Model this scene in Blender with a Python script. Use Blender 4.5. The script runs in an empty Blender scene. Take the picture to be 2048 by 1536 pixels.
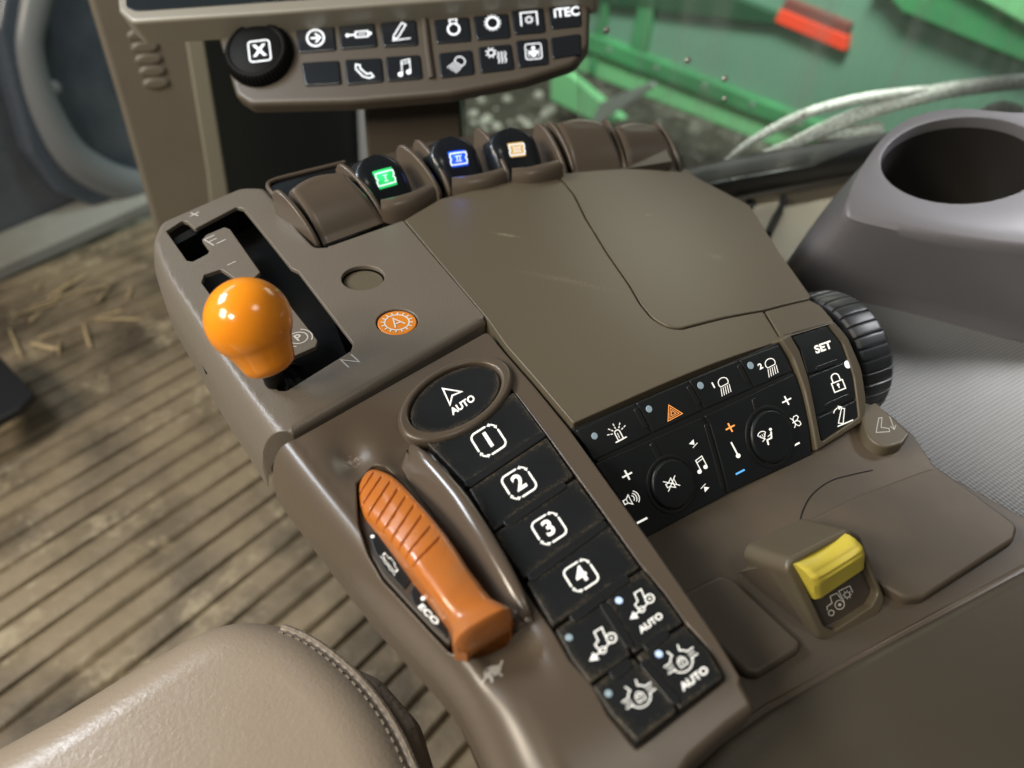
import bpy, bmesh, math, random
import numpy as np
from mathutils import Vector, Matrix
from mathutils.geometry import delaunay_2d_cdt
random.seed(4)
sc = bpy.context.scene
R = math.radians
# ------------------------------------------------------------------ camera, world, lamps, exposure
# world axes (x across the console, y towards its front, z up) written in camera axes (right, down, forward); lengths in mm
MW = np.array([[0.90483261, -0.25869549, 0.33816354], [-0.42365414, -0.62608215, 0.65462838], [0.04236874, -0.73559349, -0.67609696]])
FPX = 1500.0
CAM = np.array([0, 0, 270.0])
cd = bpy.data.cameras.new('camera'); cam = bpy.data.objects.new('camera', cd); sc.collection.objects.link(cam)
m3 = Matrix(((MW[0, 0], -MW[0, 1], -MW[0, 2]), (MW[1, 0], -MW[1, 1], -MW[1, 2]), (MW[2, 0], -MW[2, 1], -MW[2, 2])))
cam.matrix_world = Matrix.Translation((0, 0, .270)) @ m3.to_4x4()
cd.sensor_width = 36; cd.lens = 36 * FPX / 2048; cd.clip_start = .02; cd.clip_end = 200
cd.dof.use_dof = True; cd.dof.focus_distance = .42; cd.dof.aperture_fstop = 5.2
sc.camera = cam
wd = bpy.data.worlds.new('World'); sc.world = wd; wd.use_nodes = True
wd.node_tree.nodes['Background'].inputs[0].default_value = (.66, .66, .62, 1)
wd.node_tree.nodes['Background'].inputs[1].default_value = .115
sc.view_settings.view_transform = 'Standard'; sc.view_settings.look = 'None'
sc.view_settings.exposure = 0; sc.view_settings.gamma = 1


def area(name, loc, target, size, power, col, spread=180):
    l = bpy.data.lights.new(name, 'AREA'); l.shape = 'RECTANGLE'; l.size, l.size_y = size; l.energy = power; l.color = col
    o = bpy.data.objects.new(name, l); sc.collection.objects.link(o); o.location = loc
    o.rotation_euler = (Vector(target) - Vector(loc)).to_track_quat('-Z', 'Y').to_euler()
    l.spread = R(spread)
    return o


area('cab_window_light', (-.5, .8, .6), (.03, .4, 0), (.3, .22), 7.5, (.86, .92, 1))
area('cab_roof_lamp', (.55, -.25, 1.25), (.15, .3, 0), (.35, .3), 2.6, (1, .93, .82))
area('cab_side_lamp', (-.75, -.15, .8), (.05, .2, 0), (.25, .18), 5.5, (1, .95, .84))
area('fabric_fill', (.98, .24, .45), (.56, .26, -.13), (.2, .2), .8, (.95, .96, 1), 38)  # unseen fill, added to brighten the fabric panel on the right
area('windscreen_light', (-.55, 1.9, .95), (.05, .4, 0), (.8, .5), 7, (.93, .96, 1))
area('side_window_light', (1.1, 1.2, .55), (.42, .42, 0), (.45, .3), .2, (1, .98, .8), 60)
area('reflection_fill', (.84, .8, .5), (.8, .61, -.08), (.12, .08), .6, (.97, 1, .95), 46)  # added lamp, only brightens the tubes shaped as window reflections
area('floor_lamp', (-1.3, .3, .9), (-.5, .8, -.65), (.5, .5), 30, (1, .88, .7))
area('yard_light', (1.0, 1.3, 2.0), (3.0, 4.0, 1.2), (1.0, 1.0), 330, (.85, 1, .93))

# ------------------------------------------------------------------ projection helpers (photo pixel -> point on a real surface)
def ray(u, v): return MW @ np.array([u - 1024, v - 768, FPX])
def at(u, v, d): return CAM + ray(u, v) * (d / FPX)          # point at depth d mm
def onz(u, v, z=0.):
    r = ray(u, v); return CAM + r * ((z - CAM[2]) / r[2])
def unit(v): v = np.array(v, float); return v / np.linalg.norm(v)


class Surf:
    def __init__(s, o, ex, ey, h=None):
        s.o = np.array(o, float); s.ex = unit(ex); ey = np.array(ey, float); s.ey = unit(ey - s.ex * np.dot(ey, s.ex)); s.n = np.cross(s.ex, s.ey); s.h = h
    def px(s, u, v):
        r = ray(u, v); h = 0.
        for _ in range(12 if s.h else 1):
            t = np.dot(s.o + s.n * h - CAM, s.n) / np.dot(r, s.n)
            p = CAM + r * t; a = np.dot(p - s.o, s.ex); b = np.dot(p - s.o, s.ey)
            if s.h: h = .5 * h + .5 * s.h(a, b)
        return (a, b)
    def pts(s, l): return [s.px(p[0], p[1]) + tuple(p[2:]) for p in l]
    def pt(s, a, b, off=0.):
        return s.o + s.ex * a + s.ey * b + s.n * (off + (s.h(a, b) if s.h else 0.))


X, Y, Z = np.eye(3)
def HF(H): return Surf((0, 0, 0), X, Y, H)
def flat(z): return Surf((0, 0, z), X, Y)

# ------------------------------------------------------------------ objects
COL = sc.collection
WL = {}
def link(o, parent, loc):
    COL.objects.link(o)
    if parent is not None: o.parent = parent
    o.location = loc


def thing(name, label, cat, base, group=None, kind=None):
    o = bpy.data.objects.new(name, None); o.empty_display_size = .02; b = np.array(base, float)
    link(o, None, tuple(b / 1000)); WL[o.name] = b; tag(o, label, cat, group, kind)
    return o


def tag(o, label=None, cat=None, group=None, kind=None):
    if label: o['label'] = label
    if cat: o['category'] = cat
    if group: o['group'] = group
    if kind: o['kind'] = kind
    return o


def mk(name, vf, mat, parent=None, angle=35, attr=None, wn=False, nrm=None):
    vs, fs = vf
    vs = np.array([tuple(v) for v in vs], float)
    base = WL[parent.name] if parent is not None else np.array([(vs[:, 0].min() + vs[:, 0].max()) / 2, (vs[:, 1].min() + vs[:, 1].max()) / 2, vs[:, 2].min()])
    me = bpy.data.meshes.new(name); bm = bmesh.new()
    lay = bm.verts.layers.float.new('edge') if attr is not None else None
    ln = [bm.verts.layers.float.new('n' + c) for c in 'xyz'] if nrm is not None else None
    bv = [bm.verts.new(v) for v in (vs - base)]
    if nrm is not None:
        for v, q in zip(bv, nrm):
            for l_, c in zip(ln, q): v[l_] = c
    for f in fs:
        if len(set(f)) > 2:
            try: bm.faces.new([bv[i] for i in f])
            except ValueError: pass
    if attr is not None:
        for v, a in zip(bv, attr): v[lay] = a
    bmesh.ops.remove_doubles(bm, verts=bm.verts, dist=.004)
    bmesh.ops.recalc_face_normals(bm, faces=bm.faces)
    bm.verts.index_update(); bm.normal_update(); cn = None
    if nrm is not None:
        cn = [(v[ln[0]], v[ln[1]], v[ln[2]]) for v in bm.verts]
        for f in bm.faces:
            s = sum((Vector(cn[v.index]) if v.index >= 0 else Vector()).dot(f.normal) for v in f.verts)
            if s < 0: f.normal_flip()
    for v in bm.verts: v.co *= .001
    for f in bm.faces: f.smooth = True
    if nrm is not None:
        for l_ in ('nx', 'ny', 'nz'): bm.verts.layers.float.remove(bm.verts.layers.float[l_])
    bm.to_mesh(me); bm.free()
    if cn: me.normals_split_custom_set_from_vertices(cn)
    else: me.set_sharp_from_angle(angle=R(angle))
    me.materials.append(mat)
    o = bpy.data.objects.new(name, me)
    link(o, parent, (0, 0, 0) if parent is not None else tuple(base / 1000)); WL[o.name] = base
    if wn:
        w = o.modifiers.new('wn', 'WEIGHTED_NORMAL'); w.keep_sharp = True; w.weight = 80
    return o


def merge(*l):
    V, F = [], []
    for v, f in l:
        k = len(V); V += [tuple(p) for p in v]; F += [tuple(i + k for i in q) for q in f]
    return V, F


def area2(p): return sum(p[i - 1][0] * p[i][1] - p[i][0] * p[i - 1][1] for i in range(len(p))) / 2
def ccw(p): return p if area2(p) > 0 else p[::-1]


def rpoly(pts, r=2., step=2.5, seg=6):
    """closed polygon with rounded corners; a point may carry its own radius as third entry"""
    pts = [p for p in pts]; n = len(pts); out = []
    P = [np.array(p[:2], float) for p in pts]
    for i in range(n):
        p, a, b = P[i], P[i - 1], P[(i + 1) % n]
        ri = pts[i][2] if len(pts[i]) > 2 else r
        d1 = a - p; d2 = b - p; l1 = np.linalg.norm(d1); l2 = np.linalg.norm(d2)
        if l1 < 1e-6 or l2 < 1e-6: continue
        d1 /= l1; d2 /= l2; c = np.clip(np.dot(d1, d2), -1, 1); ang = math.acos(c)
        if ang > math.pi - .03 or ri <= 0: out.append(p); continue
        t = min(ri / math.tan(ang / 2), l1 * .48, l2 * .48)
        s = p + d1 * t; e = p + d2 * t
        for k in range(seg + 1):
            q = k / seg
            out.append((1 - q) ** 2 * s + 2 * q * (1 - q) * p + q * q * e)
    res = []
    for i in range(len(out)):
        a = out[i]; b = out[(i + 1) % len(out)]; l = np.linalg.norm(b - a)
        if l < 1e-4: continue
        k = max(1, int(math.ceil(l / step)))
        for j in range(k): res.append(tuple(a + (b - a) * j / k))
    return ccw(res)


def crom(pts, n=8, closed=False):
    P = [np.array(p, float) for p in pts]; m = len(P); out = []
    for i in range(m if closed else m - 1):
        if closed: a, b, c, d = P[i - 1], P[i], P[(i + 1) % m], P[(i + 2) % m]
        else: a, b, c, d = P[max(i - 1, 0)], P[i], P[i + 1], P[min(i + 2, m - 1)]
        for k in range(n):
            t = k / n
            out.append(.5 * ((2 * b) + (-a + c) * t + (2 * a - 5 * b + 4 * c - d) * t * t + (-a + 3 * b - 3 * c + d) * t ** 3))
    if not closed: out.append(P[-1])
    return [tuple(p) for p in out]


def vnorm(poly):
    P = np.array(poly); a = P - np.roll(P, 1, 0); b = np.roll(P, -1, 0) - P
    na = np.stack([a[:, 1], -a[:, 0]], 1); nb = np.stack([b[:, 1], -b[:, 0]], 1)
    na /= np.linalg.norm(na, axis=1)[:, None] + 1e-9; nb /= np.linalg.norm(nb, axis=1)[:, None] + 1e-9
    n = na + nb; l = np.linalg.norm(n, axis=1)[:, None] + 1e-9; n /= l
    c = np.clip((n * na).sum(1), .6, 1)
    return n / c[:, None]


def inside(poly, pts):
    P = np.array(poly); pts = np.array(pts); x, y = pts[:, 0], pts[:, 1]; r = np.zeros(len(pts), bool)
    x1, y1 = P[:, 0], P[:, 1]; x2, y2 = np.roll(x1, -1), np.roll(y1, -1)
    for i in range(len(P)):
        c = (y1[i] > y) != (y2[i] > y)
        if not c.any(): continue
        xi = (x2[i] - x1[i]) * (y - y1[i]) / (y2[i] - y1[i] + 1e-12) + x1[i]
        r ^= c & (x < xi)
    return r


def slab(surf, outer, holes=(), th=4., r=.6, grid=3., seg=4, rh=None, thh=None, edge=0.):
    outer = ccw([tuple(p[:2]) for p in outer]); rf = r if callable(r) else (lambda a, b: r)
    rhf = rf if rh is None else (lambda a, b: rh)
    V, F, A, NN = [], [], [], []
    def sn_(a, b):
        if not surf.h: return surf.n
        e = .6; dx = (surf.h(a + e, b) - surf.h(a - e, b)) / (2 * e); dy = (surf.h(a, b + e) - surf.h(a, b - e)) / (2 * e)
        return unit(surf.n - surf.ex * dx - surf.ey * dy)
    def ringset(poly, sgn, rfun, depth):
        n = vnorm(poly); P = np.array(poly); rr = np.array([rfun(*p) for p in poly]); rings = []
        for k in range(seg + 1):
            ph = k / seg * math.pi / 2; ins = rr * (1 - math.sin(ph)); off = -rr * (1 - math.cos(ph))
            Q = P - sgn * n * ins[:, None]; rings.append((Q, off, ph))
        rings.append((P, -np.maximum(rr + .01, depth), math.pi / 2))
        idx = []
        for q, (Q, off, ph) in enumerate(rings):
            k0 = len(V)
            for p, o, d in zip(Q, off, n):
                V.append(surf.pt(p[0], p[1], o)); A.append(1.)
                NN.append(unit(sn_(p[0], p[1]) * math.cos(ph) + unit(surf.ex * d[0] + surf.ey * d[1]) * sgn * math.sin(ph) + surf.n * 1e-6))
            idx.append(k0)
        m = len(poly)
        for q in range(len(rings) - 1):
            for i in range(m):
                j = (i + 1) % m; F.append((idx[q] + i, idx[q] + j, idx[q + 1] + j, idx[q + 1] + i))
        return rings[0][0]
    tops = [ringset(outer, 1, rf, th)]
    hp = []
    for h in holes:
        h = ccw([tuple(p[:2]) for p in h]); t = ringset(h, -1, rhf, thh or th); tops.append(t); hp.append(t)
    co, ed = [], []
    for t in tops:
        k0 = len(co); co += [Vector((p[0], p[1])) for p in t]; ed += [(k0 + i, k0 + (i + 1) % len(t)) for i in range(len(t))]
    nb = len(co)
    T = tops[0]
    if grid:
        gx = np.arange(T[:, 0].min() + grid / 2, T[:, 0].max(), grid); gy = np.arange(T[:, 1].min() + grid / 2, T[:, 1].max(), grid)
        if len(gx) and len(gy):
            G = np.array([(a, b) for a in gx for b in gy]); G = G[inside(T, G)]
            for h in hp:
                if len(G): G = G[~inside(h, G)]
            if len(G):
                B = np.array([tuple(c) for c in co]); keep = []; D = []
                for g in G:
                    d = np.sqrt(((B - g) ** 2).sum(1)).min(); keep.append(d > grid * .45); D.append(d)
                G = G[keep]; co += [Vector((a, b)) for a, b in G]
    res = delaunay_2d_cdt(co, ed, [], 0, 1e-4)
    vv, ff = res[0], res[2]
    C = np.array([np.mean([tuple(vv[i]) for i in f], axis=0) for f in ff])
    ok = inside(T, C)
    ok &= np.array([abs(area2([tuple(vv[i]) for i in f])) > 2e-3 for f in ff])
    for h in hp: ok &= ~inside(h, C)
    k0 = len(V)
    Bp = np.array([tuple(c) for c in co[:nb]])
    for p in vv:
        V.append(surf.pt(p[0], p[1])); NN.append(sn_(p[0], p[1]))
        d = np.sqrt(((Bp - np.array(tuple(p))) ** 2).sum(1)).min() if edge else 9
        A.append(max(0., 1 - d / edge) if edge else 0.)
    for f, o in zip(ff, ok):
        if o: F.append(tuple(k0 + i for i in f))
    return (V, F), A, NN


def slabo(name, surf, outer, mat, parent=None, angle=35, **k):
    (vf), A, NN = slab(surf, outer, **k)
    return mk(name, vf, mat, parent, angle, attr=A if k.get('edge') else None, nrm=NN)


def loft(rings, closed=True, cap0=False, cap1=False):
    V, F = [], []; m = len(rings[0])
    for r_ in rings: V += [tuple(p) for p in r_]
    for q in range(len(rings) - 1):
        for i in range(m if closed else m - 1):
            j = (i + 1) % m; F.append((q * m + i, q * m + j, (q + 1) * m + j, (q + 1) * m + i))
    for c, q in ((cap0, 0), (cap1, len(rings) - 1)):
        if c:
            k = len(V); V.append(tuple(np.mean(rings[q], axis=0)))
            for i in range(m): F.append((q * m + i, q * m + (i + 1) % m, k))
    return V, F


def tube(path, rad, seg=10, sq=(1, 1), up=Z):
    path = [np.array(p, float) for p in path]; n = len(path)
    if not hasattr(rad, '__len__'): rad = [rad] * n
    rings = []
    for i in range(n):
        t = unit(path[min(i + 1, n - 1)] - path[max(i - 1, 0)]); s = unit(np.cross(t, up)); w = np.cross(s, t)
        rings.append([path[i] + s * math.cos(2 * math.pi * k / seg) * rad[i] * sq[0] + w * math.sin(2 * math.pi * k / seg) * rad[i] * sq[1] for k in range(seg)])
    return loft(rings, cap0=True, cap1=True)


def lathe(o, axis, prof, seg=48):
    o = np.array(o, float); a = unit(axis); s = unit(np.cross(a, (.3, .5, .1))); w = np.cross(a, s)
    rings = [[o + a * h + (s * math.cos(2 * math.pi * k / seg) + w * math.sin(2 * math.pi * k / seg)) * max(r, .01) for k in range(seg)] for h, r in prof]
    return loft(rings, cap0=True, cap1=True)


def hexa(a, b):   # two matching quads (lists of 4 points) joined into a block
    return (list(a) + list(b), [(0, 1, 2, 3), (7, 6, 5, 4)] + [(i, (i + 1) % 4, (i + 1) % 4 + 4, i + 4) for i in range(4)])


def bevel(o, w=1., seg=3):
    m = o.modifiers.new('bevel', 'BEVEL'); m.width = w * .001; m.segments = seg; m.limit_method = 'ANGLE'; m.angle_limit = R(30)
    return o

# ------------------------------------------------------------------ materials
def mat(name, col, rough=.5, metal=0., coat=0., bump=None, col2=None, mixs=None, thr=(.4, .6), spec=.5, rvar=0., emit=None, es=1., scratch=None, dust=None, sheen=0., subs=0.):
    m = bpy.data.materials.new(name); m.use_nodes = True; nt = m.node_tree; b = nt.nodes['Principled BSDF']
    L = nt.links.new; N = nt.nodes.new
    b.inputs['Base Color'].default_value = (*col, 1); b.inputs['Roughness'].default_value = rough; b.inputs['Metallic'].default_value = metal
    b.inputs['Coat Weight'].default_value = coat; b.inputs['Coat Roughness'].default_value = .08; b.inputs['Specular IOR Level'].default_value = spec
    b.inputs['Sheen Weight'].default_value = sheen
    if subs:
        b.inputs['Subsurface Weight'].default_value = subs; b.inputs['Subsurface Radius'].default_value = (.004, .002, .001); b.inputs['Subsurface Scale'].default_value = 1
    tc = N('ShaderNodeNewGeometry')
    def noise(scale, det=4, rough_=.55, vec=None):
        n = N('ShaderNodeTexNoise'); n.inputs['Scale'].default_value = scale; n.inputs['Detail'].default_value = det; n.inputs['Roughness'].default_value = rough_
        L(vec or tc.outputs['Position'], n.inputs['Vector']); return n
    def ramp(src, a, c):
        r = N('ShaderNodeMapRange'); r.inputs[1].default_value = a; r.inputs[2].default_value = c; L(src, r.inputs[0]); return r
    cout = None
    if col2:
        n = noise(mixs or 60); r = ramp(n.outputs[0], *thr); x = N('ShaderNodeMix'); x.data_type = 'RGBA'
        x.inputs[6].default_value = (*col, 1); x.inputs[7].default_value = (*col2, 1); L(r.outputs[0], x.inputs[0]); cout = x.outputs[2]
    if dust:   # (colour, speck scale, threshold, edge weight)
        n = noise(dust[1], 3, .7); n2 = noise(90, 3)
        s = N('ShaderNodeMath'); s.operation = 'MULTIPLY_ADD'; L(n2.outputs[0], s.inputs[0]); s.inputs[1].default_value = .35; L(n.outputs[0], s.inputs[2])
        src = s.outputs[0]
        if dust[3]:
            at_ = N('ShaderNodeAttribute'); at_.attribute_name = 'edge'
            s2 = N('ShaderNodeMath'); s2.operation = 'MULTIPLY_ADD'; L(at_.outputs['Fac'], s2.inputs[0]); s2.inputs[1].default_value = dust[3]; L(src, s2.inputs[2]); src = s2.outputs[0]
        r = ramp(src, dust[2], dust[2] + .14); x = N('ShaderNodeMix'); x.data_type = 'RGBA'
        if cout: L(cout, x.inputs[6])
        else: x.inputs[6].default_value = (*col, 1)
        x.inputs[7].default_value = (*dust[0], 1)
        mm = N('ShaderNodeMath'); mm.operation = 'MULTIPLY'; L(r.outputs[0], mm.inputs[0]); mm.inputs[1].default_value = .8; L(mm.outputs[0], x.inputs[0]); cout = x.outputs[2]
    if cout: L(cout, b.inputs['Base Color'])
    if rvar:
        n = noise(35, 5, .6); r = ramp(n.outputs[0], .3, .7); r.inputs[3].default_value = max(.05, rough - rvar); r.inputs[4].default_value = rough + rvar; L(r.outputs[0], b.inputs['Roughness'])
    nrm = None
    for sc_, st, ds in (bump or []):
        n = noise(sc_, 2); bp = N('ShaderNodeBump'); bp.inputs['Strength'].default_value = st; bp.inputs['Distance'].default_value = ds * .001
        L(n.outputs[0], bp.inputs['Height'])
        if nrm: L(nrm, bp.inputs['Normal'])
        nrm = bp.outputs[0]
    if nrm: L(nrm, b.inputs['Normal'])
    if emit:
        b.inputs['Emission Color'].default_value = (*emit, 1); b.inputs['Emission Strength'].default_value = es
    return m


BR = (.098, .080, .053)
M = {}
M['brown'] = mat('brown_plastic', BR, .42, bump=[(800, .3, .14)], dust=((.25, .22, .17), 900, .93, 0))
M['brown_grain'] = mat('grained_brown_plastic', (.128, .109, .087), .38, bump=[(850, .6, .3)], dust=((.3, .26, .2), 900, .95, 0))
M['brown_gloss'] = mat('glossy_brown_plastic', (.088, .068, .05), .33, bump=[(1400, .15, .08)])
M['bar_brown'] = mat('bar_brown_plastic', (.068, .055, .041), .45, bump=[(850, .5, .3)])
M['ridge'] = mat('polished_brown_plastic', (.088, .068, .052), .19)
M['brown_dark'] = mat('dark_brown_plastic', (.055, .043, .033), .45, bump=[(1500, .3, .12)])
M['tray'] = mat('recess_brown_plastic', (.075, .059, .042), .5, bump=[(1400, .3, .12)], col2=(.105, .08, .055), mixs=14, thr=(.45, .7), dust=((.2, .16, .11), 1100, .93, 0))
M['key'] = mat('black_rubber_key', (.009, .0105, .0115), .42, spec=.35, bump=[(1800, .25, .1)], dust=((.085, .066, .044), 1300, 1.0, .36), rvar=.06)
M['key_clean'] = mat('black_satin_key', (.009, .0115, .0125), .38, spec=.4, bump=[(1800, .2, .1)], rvar=.05)
M['bar_key'] = mat('black_panel_key', (.009, .011, .014), .25)
M['black'] = mat('black_plastic', (.004, .004, .004), .6, spec=.12)
M['black_gloss'] = mat('gloss_black_plastic', (.005, .005, .006), .12)
M['rubber'] = mat('black_wheel_rubber', (.014, .015, .017), .4, bump=[(900, .3, .15)])
M['orange'] = mat('gloss_orange_plastic', (.80, .27, .012), .17, coat=.25, subs=.25)
M['orange_mat'] = mat('satin_orange_plastic', (.43, .135, .024), .27, coat=.2, subs=.12, rvar=.05, col2=(.36, .14, .045), mixs=30, thr=(.45, .7))
M['orange_btn'] = mat('orange_button_plastic', (.62, .2, .02), .4)
M['yellow'] = mat('yellow_plastic', (.55, .45, .06), .38, bump=[(900, .2, .1)], subs=.1)
M['pad'] = mat('brown_armrest_pad', (.055, .044, .031), .5, bump=[(1000, .5, .25)], rvar=.05)
M['leather'] = mat('taupe_leather', (.265, .215, .162), .31, bump=[(480, .28, .7), (1100, .2, .3)], rvar=.05)
M['leather_side'] = mat('pleated_taupe_leather', (.21, .17, .13), .5, bump=[(250, .7, 1.2)])
M['thread'] = mat('stitching_thread', (.17, .14, .11), .8)
M['grey'] = mat('warm_grey_plastic', (.125, .12, .127), .38, bump=[(700, .25, .3)])
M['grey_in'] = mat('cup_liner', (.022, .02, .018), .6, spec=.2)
M['beige'] = mat('beige_trim', (.22, .19, .145), .5, bump=[(500, .3, .4)])
M['post'] = mat('taupe_post', (.115, .095, .072), .5, bump=[(400, .3, .4)], col2=(.16, .14, .1), mixs=3, thr=(.4, .7))
M['bezel'] = mat('beige_bezel', (.2, .185, .15), .35)
M['screen'] = mat('dark_screen', (.012, .016, .018), .12)
M['seal'] = mat('black_seal', (.012, .013, .014), .45)
M['sill'] = mat('grey_sill', (.27, .27, .25), .5, bump=[(60, .3, 1)], col2=(.2, .19, .165), mixs=4)
M['white_mark'] = mat('pale_print', (.62, .6, .55), .5)
M['grey_mark'] = mat('grey_print', (.46, .44, .41), .5)
M['lit'] = mat('lit_symbol', (.5, .5, .48), .5, emit=(1, .97, .88), es=.88)
M['litc'] = mat('lit_symbol_cool', (.5, .5, .5), .5, emit=(.86, .93, 1), es=.95)
M['lit_orange'] = mat('lit_orange_symbol', (.5, .2, .05), .5, emit=(1, .36, .09), es=1.1)
M['lit_blue'] = mat('lit_blue_symbol', (.1, .3, .5), .5, emit=(.1, .42, .9), es=1.0)
M['led'] = mat('led_lens', (.25, .32, .36), .3, emit=(.45, .62, .75), es=.22)
M['led_on'] = mat('led_lens_lit', (.4, .5, .7), .3, emit=(.5, .66, 1), es=.7)
M['gem_green'] = mat('green_backlight', (.02, .3, .08), .4, emit=(.03, .62, .16), es=.9)
M['gem_blue'] = mat('blue_backlight', (.01, .05, .4), .4, emit=(.005, .09, .75), es=.9)
M['gem_amber'] = mat('amber_backlight', (.4, .25, .06), .4, emit=(.62, .40, .12), es=.8)
M['rib'] = mat('black_rib', (.012, .013, .014), .3)
M['groove'] = mat('groove_black', (.004, .0045, .005), .5)
M['gm_panel'] = mat('green_grey_panel', (.11, .21, .145), .5, col2=(.14, .245, .175), mixs=2.0, thr=(.35, .7))
M['gm_green'] = mat('machine_green', (.06, .24, .095), .4, col2=(.045, .17, .07), mixs=3)
M['gm_light'] = mat('machine_light_green', (.17, .42, .19), .45)
M['gm_dark'] = mat('machine_dark_green', (.015, .055, .025), .5)
M['red'] = mat('red_reflector', (.75, .06, .025), .35)
M['red_dark'] = mat('dull_red_reflector', (.17, .05, .04), .5)
M['steel'] = mat('zinc_bolt', (.5, .5, .47), .35, metal=.7)
M['reflection'] = mat('pale_reflection', (.86, .87, .8), .7, bump=[(300, .8, 2)], col2=(.45, .46, .4), mixs=260, thr=(.45, .6))  # brightness of the window reflections put into a pale mottled colour
M['slate'] = mat('slate_blue_panel', (.055, .065, .08), .3, rvar=.1, col2=(.09, .1, .115), mixs=4)
M['slate_rim'] = mat('pale_grey_rim', (.18, .19, .2), .35, rvar=.08)
M['straw'] = mat('dry_straw', (.42, .33, .19), .7)
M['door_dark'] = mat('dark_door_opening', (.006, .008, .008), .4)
M['silver'] = mat('silver_strip', (.42, .43, .45), .4)

def special():
    # ribbed rubber floor colour with mud and dust
    m = mat('ribbed_rubber_floor', (.25, .2, .13), .6, col2=(.085, .068, .046), mixs=6, thr=(.42, .66), dust=((.40, .34, .23), 9, .74, 0), bump=[(60, .5, 4), (300, .4, 1.5)]); M['floor'] = m
    # woven grey fabric: regular dimples
    m = mat('grey_dotted_fabric', (.235, .225, .215), .75); M['fabric'] = m; nt = m.node_tree; N = nt.nodes.new; L = nt.links.new
    g = N('ShaderNodeNewGeometry'); mp = N('ShaderNodeMapping'); mp.inputs['Rotation'].default_value = (0, 0, R(38)); L(g.outputs['Position'], mp.inputs['Vector'])
    s = N('ShaderNodeSeparateXYZ'); L(mp.outputs[0], s.inputs[0])
    outs = []
    for ax in (0, 1):
        a = N('ShaderNodeMath'); a.operation = 'MULTIPLY'; a.inputs[1].default_value = 2 * math.pi / .0042; L(s.outputs[ax], a.inputs[0])
        c = N('ShaderNodeMath'); c.operation = 'SINE'; L(a.outputs[0], c.inputs[0]); outs.append(c)
    p = N('ShaderNodeMath'); p.operation = 'MULTIPLY'; L(outs[0].outputs[0], p.inputs[0]); L(outs[1].outputs[0], p.inputs[1])
    bp = N('ShaderNodeBump'); bp.inputs['Strength'].default_value = .8; bp.inputs['Distance'].default_value = .0014; L(p.outputs[0], bp.inputs['Height']); L(bp.outputs[0], nt.nodes['Principled BSDF'].inputs['Normal'])
    mr = N('ShaderNodeMapRange'); mr.inputs[1].default_value = -1; mr.inputs[2].default_value = 1; L(p.outputs[0], mr.inputs[0])
    x = N('ShaderNodeMix'); x.data_type = 'RGBA'; x.inputs[6].default_value = (.13, .128, .12, 1); x.inputs[7].default_value = (.26, .257, .247, 1); L(mr.outputs[0], x.inputs[0]); L(x.outputs[2], nt.nodes['Principled BSDF'].inputs['Base Color'])
    # rubble outside
    m = mat('stony_ground', (.055, .047, .032), .9, col2=(.26, .24, .18), mixs=11, thr=(.5, .75), bump=[(10, 1, 40), (40, .6, 10)]); M['ground'] = m
    # window glass: clear with a faint mirror
    m = bpy.data.materials.new('window_glass'); m.use_nodes = True; nt = m.node_tree; nt.nodes.remove(nt.nodes['Principled BSDF'])
    t = nt.nodes.new('ShaderNodeBsdfTransparent'); t.inputs[0].default_value = (.93, .97, .95, 1); gl = nt.nodes.new('ShaderNodeBsdfGlossy'); gl.inputs['Roughness'].default_value = .02
    d = nt.nodes.new('ShaderNodeBsdfDiffuse'); d.inputs[0].default_value = (.7, .75, .72, 1)
    fr = nt.nodes.new('ShaderNodeFresnel'); fr.inputs[0].default_value = 1.35
    x = nt.nodes.new('ShaderNodeMixShader'); nt.links.new(fr.outputs[0], x.inputs[0]); nt.links.new(t.outputs[0], x.inputs[1]); nt.links.new(gl.outputs[0], x.inputs[2])
    # dusty film
    x2 = nt.nodes.new('ShaderNodeMixShader'); no = nt.nodes.new('ShaderNodeTexNoise'); no.inputs['Scale'].default_value = 7; no.inputs['Detail'].default_value = 6; mr = nt.nodes.new('ShaderNodeMapRange'); mr.inputs[1].default_value = .45; mr.inputs[2].default_value = .7; mr.inputs[3].default_value = .06; mr.inputs[4].default_value = .3
    g = nt.nodes.new('ShaderNodeNewGeometry'); mp = nt.nodes.new('ShaderNodeMapping'); mp.inputs['Scale'].default_value = (4, 4, .25); nt.links.new(g.outputs['Position'], mp.inputs[0]); nt.links.new(mp.outputs[0], no.inputs['Vector'])
    nt.links.new(no.outputs[0], mr.inputs[0]); nt.links.new(mr.outputs[0], x2.inputs[0]); nt.links.new(x.outputs[0], x2.inputs[1]); nt.links.new(d.outputs[0], x2.inputs[2])
    nt.links.new(x2.outputs[0], nt.nodes['Material Output'].inputs[0]); M['glass'] = m
special()

# ------------------------------------------------------------------ symbols: strokes and fills in a unit frame, laid on a surface
def arc(cx, cy, r, a0, a1, n=18, ry=None):
    ry = ry or r
    return [(cx + r * math.cos(R(a0 + (a1 - a0) * k / n)), cy + ry * math.sin(R(a0 + (a1 - a0) * k / n))) for k in range(n + 1)]


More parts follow.
